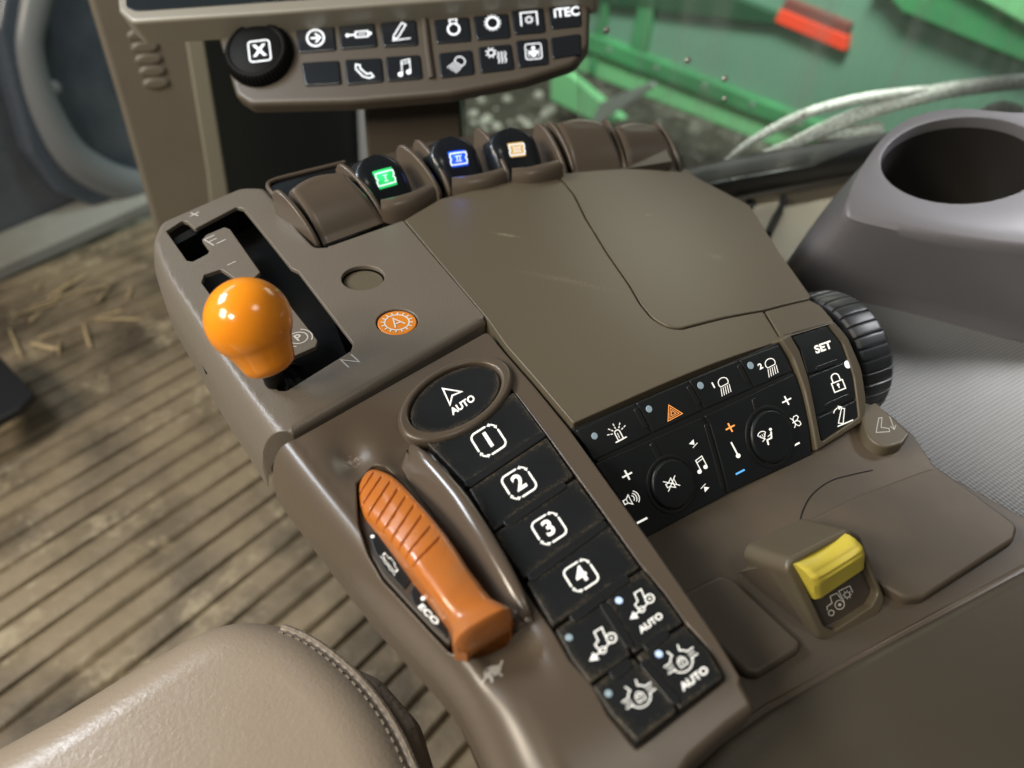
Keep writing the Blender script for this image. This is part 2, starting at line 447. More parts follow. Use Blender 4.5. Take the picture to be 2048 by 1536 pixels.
class Icon:
    def __init__(s, w=.07): s.V, s.F, s.w, s.k = [], [], w, 0
    def _add(s, vs, fs):
        k = len(s.V); s.V += [(a, b, s.k) for a, b in vs]; s.F += [tuple(i + k for i in f) for f in fs]
    def line(s, pts, w=None, closed=False, cap=True):
        w = (w or s.w) * .385; pts = [np.array(p, float) for p in pts]; s.k += 1
        if closed: pts = pts + [pts[0]]
        n = len(pts); L_, R_ = [], []
        for i in range(n):
            if closed:
                a = pts[i - 1] if i > 0 else pts[n - 2]; b = pts[i + 1] if i < n - 1 else pts[1]
            else: a = pts[max(i - 1, 0)]; b = pts[min(i + 1, n - 1)]
            d1 = pts[i] - a; d2 = b - pts[i]
            if np.linalg.norm(d1) < 1e-9: d1 = d2
            if np.linalg.norm(d2) < 1e-9: d2 = d1
            d1 = unit(d1); d2 = unit(d2); t = d1 + d2
            t = unit(t) if np.linalg.norm(t) > 1e-6 else d1
            nn = np.array([-t[1], t[0]]); c = max(.45, abs(np.dot(nn, [-d1[1], d1[0]])))
            L_.append(pts[i] + nn * w / c); R_.append(pts[i] - nn * w / c)
        s._add([tuple(p) for p in L_ + R_], [(i, i + 1, n + i + 1, n + i) for i in range(n - 1)])
        if cap and not closed:
            for p in (pts[0], pts[-1]):
                s.k += 1; s._add([(p[0] + w * math.cos(2 * math.pi * q / 10), p[1] + w * math.sin(2 * math.pi * q / 10)) for q in range(10)], [tuple(range(10))])
        return s
    def fill(s, pts):
        s.k += 1; s._add([tuple(p) for p in pts], [tuple(range(len(pts)))]); return s
    def disc(s, cx, cy, r): return s.fill(arc(cx, cy, r, 0, 360, 20)[:-1])
    def ring(s, cx, cy, r, w=None): return s.line(arc(cx, cy, r, 0, 360, 24)[:-1], w, True)
    def text(s, t, h=1., cx=0, cy=0, bold=.02, sp=1.):
        cu = bpy.data.curves.new('t', 'FONT'); cu.body = t; cu.align_x = 'CENTER'; cu.align_y = 'CENTER'; cu.size = 1; cu.offset = bold; cu.space_character = sp; cu.resolution_u = 4
        o = bpy.data.objects.new('t', cu); me = o.to_mesh(); k = h / .72; s.k += 1
        s._add([(v.co.x * k + cx, v.co.y * k + cy) for v in me.vertices], [tuple(p.vertices) for p in me.polygons])
        o.to_mesh_clear(); bpy.data.objects.remove(o); bpy.data.curves.remove(cu); return s
    def gear(s, cx, cy, r, n=10, tooth=.2, w=None):
        s.ring(cx, cy, r, w)
        for k in range(n):
            a = 2 * math.pi * (k + .5) / n
            s.line([(cx + r * math.cos(a), cy + r * math.sin(a)), (cx + (r + tooth) * math.cos(a), cy + (r + tooth) * math.sin(a))], w or s.w, cap=False)
        return s


def place(icon, surf, px, dv, matr, parent, name='symbol', off=.18, up=None, flatup=False):
    """dv: photo vector spanning one icon unit to its right; up: optional vector spanning one unit upwards"""
    c = np.array(surf.px(*px)); e = np.array(surf.px(px[0] + dv[0] / 2, px[1] + dv[1] / 2)) - np.array(surf.px(px[0] - dv[0] / 2, px[1] - dv[1] / 2))
    if up is None and not flatup: up = (dv[1] * .96, -dv[0] * .96)
    if flatup: f = np.array([-e[1], e[0]])
    else: f = np.array(surf.px(px[0] + up[0] / 2, px[1] + up[1] / 2)) - np.array(surf.px(px[0] - up[0] / 2, px[1] - up[1] / 2))
    V = [surf.pt(*(c + e * a + f * b), off + k * .006) for a, b, k in icon.V]
    return mk(name, (V, icon.F), matr, parent)


def icon_box(t):
    i = Icon(.075); r = .16; q = .42
    def c(cx, cy, a0): return arc(cx, cy, r, a0, a0 + 90, 6)
    i.line(c(q - r, -q + r, -90)[::-1][:0] + [(q, .12)] + c(q - r, -q + r, -90)[::-1] + [(-.12, -q)])
    i.line([(-q, -.12)] + c(-q + r, q - r, 90)[::-1] + [(.12, q)])
    for sg in (1, -1):
        i.fill([(sg * .17, sg * .40), (sg * .28, sg * .46), (sg * .27, sg * .34)]); i.line([(sg * .30, sg * .39), (sg * .39, sg * .30)], .06)
        i.fill([(sg * .40, sg * .17), (sg * .46, sg * .27), (sg * .34, sg * .27)])
    i.text(t, .5, 0, 0, .03); return i


def icon_steer():
    i = Icon(.1); i.line([(-.35, .45), (.45, -.18), (-.08, -.12), (-.4, -.5)], closed=True, w=.11); return i


def icon_tractor(auto=False):
    i = Icon(.055); i.ring(.27, .03, .145, .06); i.disc(.27, .03, .04); i.ring(-.13, -.14, .09, .05); i.disc(-.13, -.14, .025)
    i.line([(.15, .16), (.2, .46), (-.06, .46), (-.1, .17), (-.24, .12), (-.22, -.06)]); i.line([(-.02, -.12), (.14, -.06)])
    i.line([(-.2, -.14), (-.46, -.17)], .06); i.fill([(-.62, -.2), (-.4, -.04), (-.36, -.32)])
    return i


def icon_diff():
    i = Icon(.055); i.line(arc(0, -.02, .36, 200, 340, 14)); i.line([(-.14, .30), (-.2, .5)]); i.line([(.14, .30), (.2, .5)]); i.line(arc(0, -.02, .36, 35, 66, 5)); i.line(arc(0, -.02, .36, 114, 145, 5))
    for sg in (1, -1):
        i.line([(sg * .3, .14), (sg * .55, .14)]); i.line([(sg * .3, -.12), (sg * .55, -.12)]); i.line([(sg * .3, .01), (sg * .5, .01)], .045)
    i.line([(-.13, .02), (.13, .02), (.13, -.2), (-.13, -.2)], closed=True, w=.045); i.line(arc(0, .04, .085, 0, 180, 8), .045); i.line([(0, -.05), (0, -.13)], .05)
    return i


def icon_lock():
    i = Icon(.08); i.line([(-.3, .05), (.3, .05), (.3, -.45), (-.3, -.45)], closed=True); i.line([(-.2, .08), (-.2, .3)] + arc(0, .3, .2, 180, 0, 10) + [(.2, .08)], .08); i.disc(0, -.13, .07); i.line([(0, -.15), (0, -.3)], .07); return i


def icon_beacon():
    i = Icon(.06); i.line([(-.13, -.3), (-.13, .08)] + arc(0, .08, .13, 180, 0, 10) + [(.13, -.3)]); i.line([(-.27, -.32), (.27, -.32)], .08); i.line([(-.02, -.2), (-.02, .05)], .04)
    for a in (18, 52, 90, 128, 162):
        c, s_ = math.cos(R(a)), math.sin(R(a))
        i.line([(c * .26, .05 + s_ * .26), (c * .34, .05 + s_ * .34)], .055); i.line([(c * .42, .05 + s_ * .42), (c * .5, .05 + s_ * .5)], .055)
    return i


def icon_hazard():
    i = Icon(.045); i.line([(-.45, -.38), (.45, -.38), (0, .42)], closed=True, w=.05); i.line([(-.29, -.28), (.29, -.28), (0, .23)], closed=True, w=.04); i.line([(-.14, -.19), (.14, -.19), (0, .06)], closed=True, w=.04); return i


def icon_light(t=None):
    i = Icon(.06); i.line([(-.18, .0), (-.22, .12)] + arc(.06, .18, .27, 160, 20, 12, .24) + [(.32, .12), (.26, .0)], closed=True)
    for k in range(5):
        x = -.2 + k * .12; i.line([(x, -.08), (x - .13 + k * .01, -.48)], .05)
    if t: i.text(t, .32, -.48, .26, .03)
    return i


def icon_plus(): return Icon(.2).line([(-.5, 0), (.5, 0)], cap=False).line([(0, -.5), (0, .5)], cap=False)
def icon_minus(): return Icon(.24).line([(-.5, 0), (.5, 0)], cap=False)


def icon_speaker():
    i = Icon(.07); i.line([(-.45, .12), (-.25, .12), (-.05, .3), (-.05, -.3), (-.25, -.12), (-.45, -.12)], closed=True); i.line([(-.25, .12), (-.25, -.12)], .05)
    for r in (.2, .34, .48): i.line(arc(-.02, 0, r, -48, 48, 8), .065)
    return i


def icon_mute():
    i = Icon(.07); i.line([(-.35, .12), (-.18, .12), (.1, .34), (.1, -.34), (-.18, -.12), (-.35, -.12)], closed=True)
    i.line([(-.4, .35), (.4, -.35)], .07); i.line([(-.4, -.35), (.4, .35)], .07); i.line([(.25, -.2), (.25, .2)], .05); return i


def icon_note():
    i = Icon(.08); i.disc(-.24, -.33, .13); i.disc(.2, -.24, .13); i.line([(-.14, -.33), (-.14, .38), (.3, .46), (.3, -.24)], .07); i.line([(-.14, .22), (.3, .3)], .06); return i


def icon_skip(sg): return Icon(.1).fill([(-.3 * sg, .38), (-.3 * sg, -.38), (.2 * sg, 0)][::sg]).line([(.3 * sg, -.4), (.3 * sg, .4)], .1, cap=False)


def icon_fan():
    i = Icon(.07)
    for k in range(4):
        a = R(90 * k + 35); c, s_ = math.cos(a), math.sin(a); P = [(.0, .0), (.12, .16), (.3, .2), (.46, .08), (.42, -.08), (.22, -.1)]
        i.line([(x * c - y * s_, x * s_ + y * c) for x, y in P], closed=True)
    return i


def icon_vent():
    i = Icon(.07); i.line(arc(-.3, .2, .28, 30, 150, 8)); i.line([(-.3, .0), (-.06, .32)], .06); i.line([(-.3, 0), (-.54, .32)], .06)
    for k in (-.42, -.3, -.18): i.line([(k, .3), (k, .12)], .045)
    i.disc(.28, .34, .09); i.line([(.24, .18), (.1, -.15), (-.18, -.15), (-.24, -.42)], .12); i.line([(.16, .08), (-.05, .02)], .06); i.line([(-.45, -.1), (-.25, -.02)], .06); return i


def icon_thermo(): return Icon(.12).line([(0, .5), (0, -.3)]).disc(0, -.4, .14)
def icon_recline():
    i = Icon(.07); i.line([(-.32, -.28), (.12, .4), (.26, .32), (-.1, -.38), (-.32, -.28)], .06); i.line([(-.4, -.42), (.42, -.42)], .08); i.line(arc(-.05, .15, .34, 150, 70, 8), .06); i.fill([(-.02, .6), (.18, .46), (-.04, .36)]); return i
def icon_seatback():
    i = Icon(.05); i.line([(-.4, -.3), (-.2, .35), (-.05, .35), (-.15, -.1), (.2, -.2), (.2, -.35)], closed=True); i.line([(.3, .35), (.42, -.25)]); i.line([(.28, -.12), (.42, -.28), (.52, -.1)]); return i
def icon_x():
    i = Icon(.07); r, q = .12, .42; p = []
    for cx, cy, a in ((q - r, q - r, 0), (-q + r, q - r, 90), (-q + r, -q + r, 180), (q - r, -q + r, 270)): p += arc(cx, cy, r, a, a + 90, 5)
    i.line(p, closed=True); i.text('X', .48, 0, 0, .03); return i
def icon_go(): return Icon(.11).ring(0, 0, .4).line([(-.2, 0), (.2, 0)]).line([(.02, .2), (.22, 0), (.02, -.2)])
def icon_cyl():
    i = Icon(.07); i.line([(-.12, .12), (.4, .12), (.4, -.12), (-.12, -.12)], closed=True); i.line([(-.42, 0), (-.12, 0)], .09); i.disc(-.46, 0, .08); i.disc(.48, 0, .07); i.line([(0, 0), (.28, 0)], .05); return i
def icon_pen(): return Icon(.08).line([(-.32, -.2), (.12, .42), (.3, .3), (-.12, -.3), (-.34, -.34)], closed=True).line([(-.38, -.42), (.45, -.38)], .06)
def icon_eng(): return Icon(.12).line(arc(0, -.12, .3, 115, 425, 20)).line([(-.2, .4), (.2, .4), (.16, .18), (-.16, .18)], closed=True, w=.08)
def icon_gear(): return Icon(.1).gear(0, 0, .32, 14, .14)
def icon_pto(): return Icon(.08).line([(-.45, -.35), (-.45, .38), (.45, .38), (.45, -.35)], .1).gear(0, -.05, .15, 8, .1, .06)
def icon_phone(): return Icon(.09).line([(-.4, .35), (-.42, .1), (-.1, -.3), (.2, -.42), (.42, -.36), (.3, -.16), (.1, -.2), (-.2, .12), (-.2, .3)], closed=True)
def icon_heat():
    i = Icon(.06).gear(-.22, .2, .15, 8, .12, .06)
    for k in range(3):
        x = .1 + k * .16; i.line([(x, .2), (x + .06, .08), (x - .02, -.06), (x + .06, -.2), (x, -.34)], .06)
    return i
def icon_seat():
    i = Icon(.07); r, q = .12, .44; p = []
    for cx, cy, a in ((q - r, q - r, 0), (-q + r, q - r, 90), (-q + r, -q + r, 180), (q - r, -q + r, 270)): p += arc(cx, cy, r, a, a + 90, 5)
    i.line(p, closed=True); i.disc(0, .2, .11); i.fill([(-.2, .05), (.2, .05), (.26, -.1), (.14, -.16), (.12, -.3), (-.12, -.3), (-.14, -.16), (-.26, -.1)][::-1]); i.line([(-.26, -.32), (-.3, .1)], .05); i.line([(.26, -.32), (.3, .1)], .05); return i
def icon_park():
    i = Icon(.06).ring(0, 0, .3); i.line(arc(0, 0, .45, -50, 50, 8)); i.line(arc(0, 0, .45, 130, 230, 8)); i.text('P', .34, 0, 0, .02); return i
def icon_A(): return Icon(.055).gear(0, 0, .34, 16, .11, .055).line([(-.15, -.17), (0, .2), (.15, -.17)], .06).line([(-.09, -.05), (.09, -.05)], .05)
def icon_badge(n):
    i = Icon(.09); i.line([(-.42, .32), (.42, .32), (.45, .1), (.38, 0), (.45, -.1), (.42, -.32), (-.42, -.32), (-.45, -.1), (-.38, 0), (-.45, .1)], closed=True)
    for k in range(n):
        x = (k - (n - 1) / 2) * .15; i.line([(x, -.13), (x, .13)], .06, cap=False)
    w = .1 + (n - 1) * .08; i.line([(-w, .15), (w, .15)], .04); i.line([(-w, -.15), (w, -.15)], .04); return i
def icon_turtle():
    i = Icon(.08); i.fill(arc(0, 0, .34, 0, 360, 20, .2)[:-1]); i.line([(.3, 0), (.5, .16)], .1); i.line([(-.3, -.05), (-.48, -.12)], .06); i.line([(.15, -.14), (.2, -.3)], .1); i.line([(-.15, -.14), (-.2, -.3)], .1); return i
def icon_enginewave():
    i = Icon(.06); i.line([(-.4, .0), (-.4, .25), (-.15, .25), (-.1, .4), (.15, .4), (.2, .25), (.4, .25), (.4, -.05), (.2, -.12), (-.25, -.12)], closed=True); i.line([(-.45, -.3), (-.3, -.22), (-.15, -.34), (0, -.22), (.15, -.34), (.3, -.22), (.45, -.32)], .06); return i
def icon_wheelpto():
    i = Icon(.045); i.ring(-.02, -.12, .17); i.disc(-.02, -.12, .06); i.ring(-.42, -.26, .1); i.line([(-.5, -.1), (-.46, .02), (-.24, .06), (-.2, .32), (.06, .32), (.12, .06)]); i.gear(.38, .1, .1, 8, .07, .04); i.line([(.16, -.12), (.16, .36), (.6, .36), (.6, .1)]); return i


def dotpx(surf, px, rpx, matr, parent, name='indicator', off=.3):
    a = np.array(surf.px(*px)); b = np.array(surf.px(px[0] + rpx, px[1])); c = np.linalg.norm(b - a)
    P = [(a[0] + c * math.cos(2 * math.pi * k / 20), a[1] + c * math.sin(2 * math.pi * k / 20)) for k in range(20)]
    s2 = Surf(surf.pt(0, 0, off), surf.ex, surf.ey, surf.h)
    return slabo(name, s2, P, matr, parent, grid=0, th=.5, r=.25, seg=2)


def groove(surf, p, q, w, parent, name='groove', off=.55, m=None, rise=.5):
    a = np.array(surf.px(*p)); b = np.array(surf.px(*q)); d = unit(b - a); n = np.array([-d[1], d[0]]) * w / 2
    P = [tuple(a + n), tuple(a - n), tuple(b - n), tuple(b + n)]
    s2 = Surf(surf.pt(0, 0, off), surf.ex, surf.ey, surf.h)
    return slabo(name, s2, rpoly(P, w / 2), m or M['rib'], parent, grid=0, th=1.6, r=.5, seg=3)
def add_scuff(m, c, d, ln_, wd_, col):
    nt = m.node_tree; b = nt.nodes['Principled BSDF']; N = nt.nodes.new; K = nt.links.new
    g = N('ShaderNodeNewGeometry'); mp = N('ShaderNodeMapping'); mp.vector_type = 'TEXTURE'; mp.inputs['Location'].default_value = tuple(np.array(c) / 1000); mp.inputs['Rotation'].default_value = (0, 0, d); mp.inputs['Scale'].default_value = (ln_ / 1000, wd_ / 1000, 1)
    K(g.outputs['Position'], mp.inputs['Vector']); ds = N('ShaderNodeVectorMath'); ds.operation = 'LENGTH'; K(mp.outputs[0], ds.inputs[0])
    no = N('ShaderNodeTexNoise'); no.inputs['Scale'].default_value = 900; no.inputs['Detail'].default_value = 5; K(g.outputs['Position'], no.inputs['Vector'])
    a = N('ShaderNodeMath'); a.operation = 'MULTIPLY_ADD'; K(ds.outputs['Value'], a.inputs[0]); a.inputs[1].default_value = -.3; K(no.outputs[0], a.inputs[2])
    r_ = N('ShaderNodeMapRange'); r_.inputs[1].default_value = .38; r_.inputs[2].default_value = .5; r_.inputs[4].default_value = .7; K(a.outputs[0], r_.inputs[0])
    x = N('ShaderNodeMix'); x.data_type = 'RGBA'; K(r_.outputs[0], x.inputs[0]); x.inputs[7].default_value = (*col, 1)
    if b.inputs['Base Color'].links: K(b.inputs['Base Color'].links[0].from_socket, x.inputs[6])
    else: x.inputs[6].default_value = b.inputs['Base Color'].default_value
    K(x.outputs[2], b.inputs['Base Color'])
#@@SCENE
# ================================================================== THE SETTING
ZF = -650
def blk(name, corners_top, z0, z1, matr, parent=None, bw=0):
    """prism between heights z0 (bottom) and z1 (top); corners given as (x, y)"""
    n = len(corners_top)
    V = [(x, y, z1) for x, y in corners_top] + [(x, y, z0) for x, y in corners_top]
    F = [tuple(range(n)), tuple(range(2 * n - 1, n - 1, -1))] + [(i, (i + 1) % n, (i + 1) % n + n, i + n) for i in range(n)]
    o = mk(name, (V, F), matr, parent)
    return bevel(o, bw) if bw else o

# ribbed floor mat: raised ribs as real geometry, running across the cab
c0 = onz(0, 545, ZF); c1 = onz(292, 415, ZF)
fx = unit((c1 - c0)[:2])           # direction of the sill
ra = onz(300, 1290, ZF); rb = onz(740, 950, ZF); rd = unit((rb - ra)[:2]); rn = np.array([-rd[1], rd[0]])
if rn[1] < 0: rn = -rn
V, F = [], []
A0 = c0[:2]
rows = []
pitch = 43.; k = 0
t = -1300.
L0, L1 = -1500., 1600.
cols = np.linspace(L0, L1, 63)
prof = []
while t < 900:
    for dt, dz in ((0, -7), (1.5, -7), (4, 2), (7, 4), (36, 4), (39, 2), (41.5, -7)):
        prof.append((t + dt, dz))
    t += pitch
base_o = ra[:2]
rows = [[(*(base_o + rd * c + rn * (tt + 1.2 * math.sin(c / 310. + tt * .01))), ZF + dz + .8 * math.sin(c / 60 + tt)) for c in cols] for tt, dz in prof]
# cut at the sill line
sn = np.array([-fx[1], fx[0]]);
if sn[1] < 0: sn = -sn
def beyond(p): return np.dot(np.array(p[:2]) - A0, sn) > 0
V = [p for r_ in rows for p in r_]; m = len(cols)
F = [(i * m + j, i * m + j + 1, (i + 1) * m + j + 1, (i + 1) * m + j) for i in range(len(rows) - 1) for j in range(m - 1) if not beyond(rows[i][j]) and rows[i][j][0] < 230]
floor = mk('floor', (V, F), M['floor']); tag(floor, 'ribbed muddy rubber cab floor', kind='structure')
# debris: straw flakes lying on the floor by the sill
for i in range(18):
    if i < 18: u, v = random.uniform(20, 260), random.uniform(560, 700)
    else: u, v = random.uniform(0, 620), random.uniform(560, 1250)
    p = onz(u, v, ZF + 7); a = random.uniform(0, 3.14); l = random.uniform(14, 55) if i < 99 else random.uniform(4, 9); w = random.uniform(1.2, 4) if i < 99 else random.uniform(2, 4)
    d = np.array([math.cos(a), math.sin(a), 0]); n = np.array([-d[1], d[0], 0])
    q = [p - d * l - n * w, p + d * l - n * w * .4, p + d * l * .8 + n * w * .5, p - d * l * .6 + n * w]
    for j in range(4): q[j] = q[j] + Z * random.uniform(0, 5)
    V = [tuple(x) for x in q] + [tuple(x + Z * 1.2) for x in q]
    o = mk('straw_flake', (V, [(3, 2, 1, 0), (4, 5, 6, 7), (0, 1, 5, 4), (1, 2, 6, 5), (2, 3, 7, 6), (3, 0, 4, 7)]), M['straw'])
    tag(o, 'dry pale straw flake lying on the ribbed cab floor', 'straw', 'straw flakes scattered on the floor')

# sill along the floor and the door glass beyond it
s0 = A0 - fx * 1400; s1 = A0 + fx * 560
sill = mk('door_sill', hexa([(*(s0), ZF - 20), (*(s1), ZF - 20), (*(s1 + sn * 95), ZF - 20), (*(s0 + sn * 95), ZF - 20)], [(*(s0), ZF + 12), (*(s1), ZF + 12), (*(s1 + sn * 95), ZF + 30), (*(s0 + sn * 95), ZF + 30)]), M['sill'])
bevel(sill, 6); tag(sill, 'pale dusty door sill along the far edge of the ribbed floor', 'sill')
g0 = A0 + sn * 97
dg = Surf((*g0, ZF), (*fx, 0), Z)
# the body panel that curves behind the door glass
pp = dg.pts([(-200, -200), (330, -200), (420, 420), (290, 420), (-200, 600)])
wallp = slabo('front_wall', dg, rpoly([(-1600, -40), (900, -40), (900, 1500), (-1600, 1500)], 2, 200), M['slate'], grid=0, th=20, r=2)
tag(wallp, 'dark slate blue cab wall left of the post', 'wall')
fd = thing('wheel_arch', 'curved pale grey rim and bluish panel in front of the dark cab wall', 'wheel arch', dg.pt(*dg.px(120, 250)))
def dpts(l, off): return [dg.pt(*dg.px(u, v), off) for u, v in l]
rim = crom([(60, -60), (42, 20), (35, 90), (60, 190), (110, 285), (170, 335), (240, 360), (330, 365), (420, 360)], 8)
mk('rim', tube(dpts(rim, 40), [34 - 6 * math.sin(i / 9.) for i in range(len(rim))], 14, (1, .8), up=dg.n), M['slate_rim'], fd)
pan = rpoly(dg.pts([(20, -80), (-5, 60), (20, 170), (55, 300), (115, 400), (180, 440), (420, 440), (420, 350), (240, 345), (130, 290), (75, 170), (70, 60), (100, -80)]), 30, 25)
slabo('panel', dg, pan, mat('bluish_shell', (.075, .088, .11), .25, rvar=.08), fd, grid=0, th=-1, r=12) if False else None
s3 = Surf(dg.pt(0, 0, 45), dg.ex, dg.ey)
slabo('panel', s3, rpoly(s3.pts([(20, -90), (-5, 60), (20, 170), (60, 310), (120, 390), (190, 415), (420, 415), (420, 350), (240, 350), (130, 290), (75, 180), (70, 60), (110, -90)]), 30, 25), mat('bluish_shell', (.07, .085, .11), .25, rvar=.08), fd, grid=0, th=40, r=14)
dot = dg.px(80, 165)
mk('bolt', lathe(dg.pt(*dot, 46), dg.n, [(0, 0), (0, 16), (5, 15), (8, 9), (9, 0)], 20), M['slate_rim'], fd)

# ---- cab post with moulded scallops
pa = at(173, 0, 980)
PS = Surf(at(310, 200, 980), unit(np.cross(Z, unit(np.array([*(-(ray(310, 200))[:2]), 0])))), Z)
post = thing('cab_post', 'broad taupe upright post with a column of moulded scallops', 'post', PS.pt(*PS.px(370, 430)))
slabo('post_body', PS, rpoly(PS.pts([(140, -120), (340, -120), (400, 150), (462, 420), (475, 480), (330, 540), (305, 440), (240, 210)]), 3, 30), M['post'], post, grid=0, th=50, r=8, seg=5)
s4 = Surf(PS.pt(0, 0, 3), PS.ex, PS.ey)
slabo('light_trim', s4, rpoly(s4.pts([(335, -120), (378, -120), (455, 370), (470, 480), (428, 480), (415, 350), (375, 100)]), 3, 30), mat('pale_post_edge', (.2, .185, .135), .5), post, grid=0, th=46, r=3)
for i in range(5):
    u, v = 283 + i * 7.5, 70 + i * 24
    a, b = PS.px(u, v)
    P = [(a + 17 * math.cos(t_), b + 8.5 * math.sin(t_)) for t_ in np.linspace(0, 2 * math.pi, 25)[:-1]]
    slabo('scallop', s4, P, M['post'], post, grid=0, th=5, r=5, seg=5)
# dark opening between post and display bracket
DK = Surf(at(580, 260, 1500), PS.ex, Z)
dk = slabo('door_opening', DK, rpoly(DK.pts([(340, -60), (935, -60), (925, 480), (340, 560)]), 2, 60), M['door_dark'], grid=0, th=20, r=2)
tag(dk, 'dark opening right of the taupe post behind the display bracket', 'opening')
st = mk('metal_strip', hexa(*[[DK.pt(*DK.px(u, v), o_) for u, v in ((707, 180), (719, 180), (729, 380), (716, 380))] for o_ in (25, 60)]), M['silver'])
tag(st, 'thin silver upright strip beside the display bracket', 'strip')

# ---- outside: ground and the green machine
gr = mk('ground', ([(-6000, 1500, -1500), (9000, 1500 - 900, -1500), (9000, 12000, -1500), (-6000, 12000, -1500)], [(0, 1, 2, 3)]), M['ground']); tag(gr, 'stony ground outside', kind='structure')
for i in range(60):
    u, v = random.uniform(930, 1120), random.uniform(185, 300)
    if i > 34: u, v = random.uniform(1250, 1660), random.uniform(220, 330)
    p = onz(u, v, -1500); s_ = random.uniform(12, 34) if i <= 34 else random.uniform(6, 16)
    vs, fs = lathe(p, Z + np.array([random.uniform(-.5, .5), random.uniform(-.5, .5), 0]), [(-s_ * .3, 0), (-s_ * .1, s_ * .8), (s_ * .4, s_), (s_ * .9, s_ * .6), (s_ * 1.05, 0)], 7)
    o = mk('stone', (vs, fs), mat('pale_stone', (.36, .34, .28), .9, bump=[(30, .6, 8)]) if i == 0 else bpy.data.materials['pale_stone'], angle=20)
    tag(o, 'pale rough stone on the ground outside the window', 'stone', 'stones on the ground outside')
q0 = onz(1190, 100, -900); q1 = onz(1640, 270, -900)
GM = Surf(q0, (*(q1 - q0)[:2], 0), Z)
if np.dot(GM.n, ray(1500, 150)) > 0: GM = Surf(q0, (*(q0 - q1)[:2], 0), Z)
gm = thing('green_machine', 'large green farm machine seen through the side window', 'machine', GM.pt(*GM.px(1500, 200)))
def gpart(name, px, m_, off, th, r=6, rr=6):
    s_ = Surf(GM.pt(0, 0, off), GM.ex, GM.ey)
    return slabo(name, s_, rpoly(s_.pts(px), rr, 60), m_, gm, grid=0, th=th, r=r)
gpart('side_panel', [(1150, -60), (1600, -60), (2150, 60), (2150, 420), (1640, 300), (1150, 130)], M['gm_panel'], 0, 60)
gpart('lower_rail', [(1150, 68), (1190, 72), (1660, 255), (2150, 440), (2150, 475), (1640, 285), (1150, 95)], M['gm_green'], 40, 60, 12)
gpart('lower_skirt', [(1150, 108), (1190, 112), (1660, 290), (2150, 470), (2150, 530), (1640, 330), (1150, 142)], M['gm_light'], 20, 90, 12)
gpart('upper_rail', [(1180, -60), (1330, -60), (1560, 30), (1700, 62), (1560, 52), (1180, 8)], M['gm_dark'], 30, 60)
gpart('top_beam', [(1740, -40), (1880, -40), (2150, 60), (2150, 165), (2048, 130), (1800, 28)], M['gm_green'], 60, 60, 16)
gpart('top_edge', [(1860, -50), (2150, -50), (2150, 62), (2048, 55)], M['gm_light'], 90, 60, 16)
for x0, w_ in ((1290, 30), (1215, 14)):
    gpart('upright', [(x0, -60), (x0 + w_, -60), (x0 + w_ - 40, 150), (x0 - 40, 140)], M['gm_green'], 30, 50, 4)
gpart('reflector_top', [(1572, -6), (1582, 0), (1700, 48), (1692, 74), (1560, 24)], M['red_dark'], 30, 30, 3)
gpart('reflector', [(1560, 18), (1693, 72), (1690, 104), (1548, 44)], M['red'], 36, 34, 4)
gpart('foot_frame', [(1100, 130), (1140, 150), (1245, 240), (1200, 250), (1100, 200)], M['gm_light'], 160, 40, 6)
gpart('foot_frame', [(1180, 250), (1200, 205), (1300, 165), (1310, 172), (1215, 235), (1205, 262)], M['steel'], 240, 20, 3, 3)
for i in range(5):
    u = 1230 + i * 95; v = 96 + i * 36
    mk('bolt', lathe(GM.pt(*GM.px(u, v), 38), GM.n, [(0, 0), (0, 11), (7, 9), (9, 0)], 10), M['steel'], gm)

# ---- side window: glass, seal, sill trim
w0 = onz(1400, 400, -150); w1 = onz(1800, 300, -150)
WS = Surf(w0, (*(w1 - w0)[:2], 0), Z)
gl = slabo('window_glass', WS, rpoly(WS.pts([(1155, -150), (2250, -150), (2250, 230), (1800, 300), (1400, 372), (1160, 400)]), 1, 100), M['glass'], grid=0, th=4, r=.5)
tag(gl, 'dusty side window pane with faint streaks and droplets', 'window')
for u, v in ((1375, 120), (1449, 157), (1449, 197), (1604, 230), (1212, 60)):
    p = WS.pt(*WS.px(u, v), 0)
    nn = WS.n if np.dot(WS.n, ray(u, v)) < 0 else -WS.n
    o = mk('water_droplet', lathe(p + nn * 1, nn, [(-1, 0), (-.5, 3.4), (1.0, 2.7), (2.0, 1.5), (2.4, 0)], 16), M['steel'])
    tag(o, 'small bright droplet on the side window pane', 'droplet', 'droplets on the window')
sl = mk('window_seal', tube([onz(u, v, -150) for u, v in crom([(1330, 388), (1440, 362), (1560, 338), (1760, 305), (2000, 280), (2200, 265)], 6)], 21, 14, (1, 1.2)), M['seal'])
tag(sl, 'thick black rubber seal under the side window', 'seal')
TR = flat(-185)
tr = slabo('window_trim', TR, rpoly(TR.pts([(1380, 420), (1440, 372), (1600, 345), (1900, 300), (2300, 260), (2300, 700), (1700, 700), (1500, 640)]), 8, 40), M['beige'], grid=0, th=60, r=8)
tag(tr, 'beige trim ledge between the console and the black window seal', 'trim')
TR2 = flat(-176)
hd = thing('door_pull', 'small moulded beige latch in the trim ledge beside the console', 'latch', TR2.pt(*TR2.px(1530, 430)))
slabo('surround', TR2, rpoly(TR2.pts([(1470, 400), (1545, 385), (1572, 395), (1560, 430), (1520, 490), (1470, 470)]), 10, 6), M['beige'], hd, grid=0, th=14, r=3)
mk('shadow_gap', tube([TR2.pt(*TR2.px(u, v), 1) for u, v in crom([(1567, 396), (1562, 415), (1548, 440), (1535, 470)], 6)], 4, 8), M['groove'], hd)
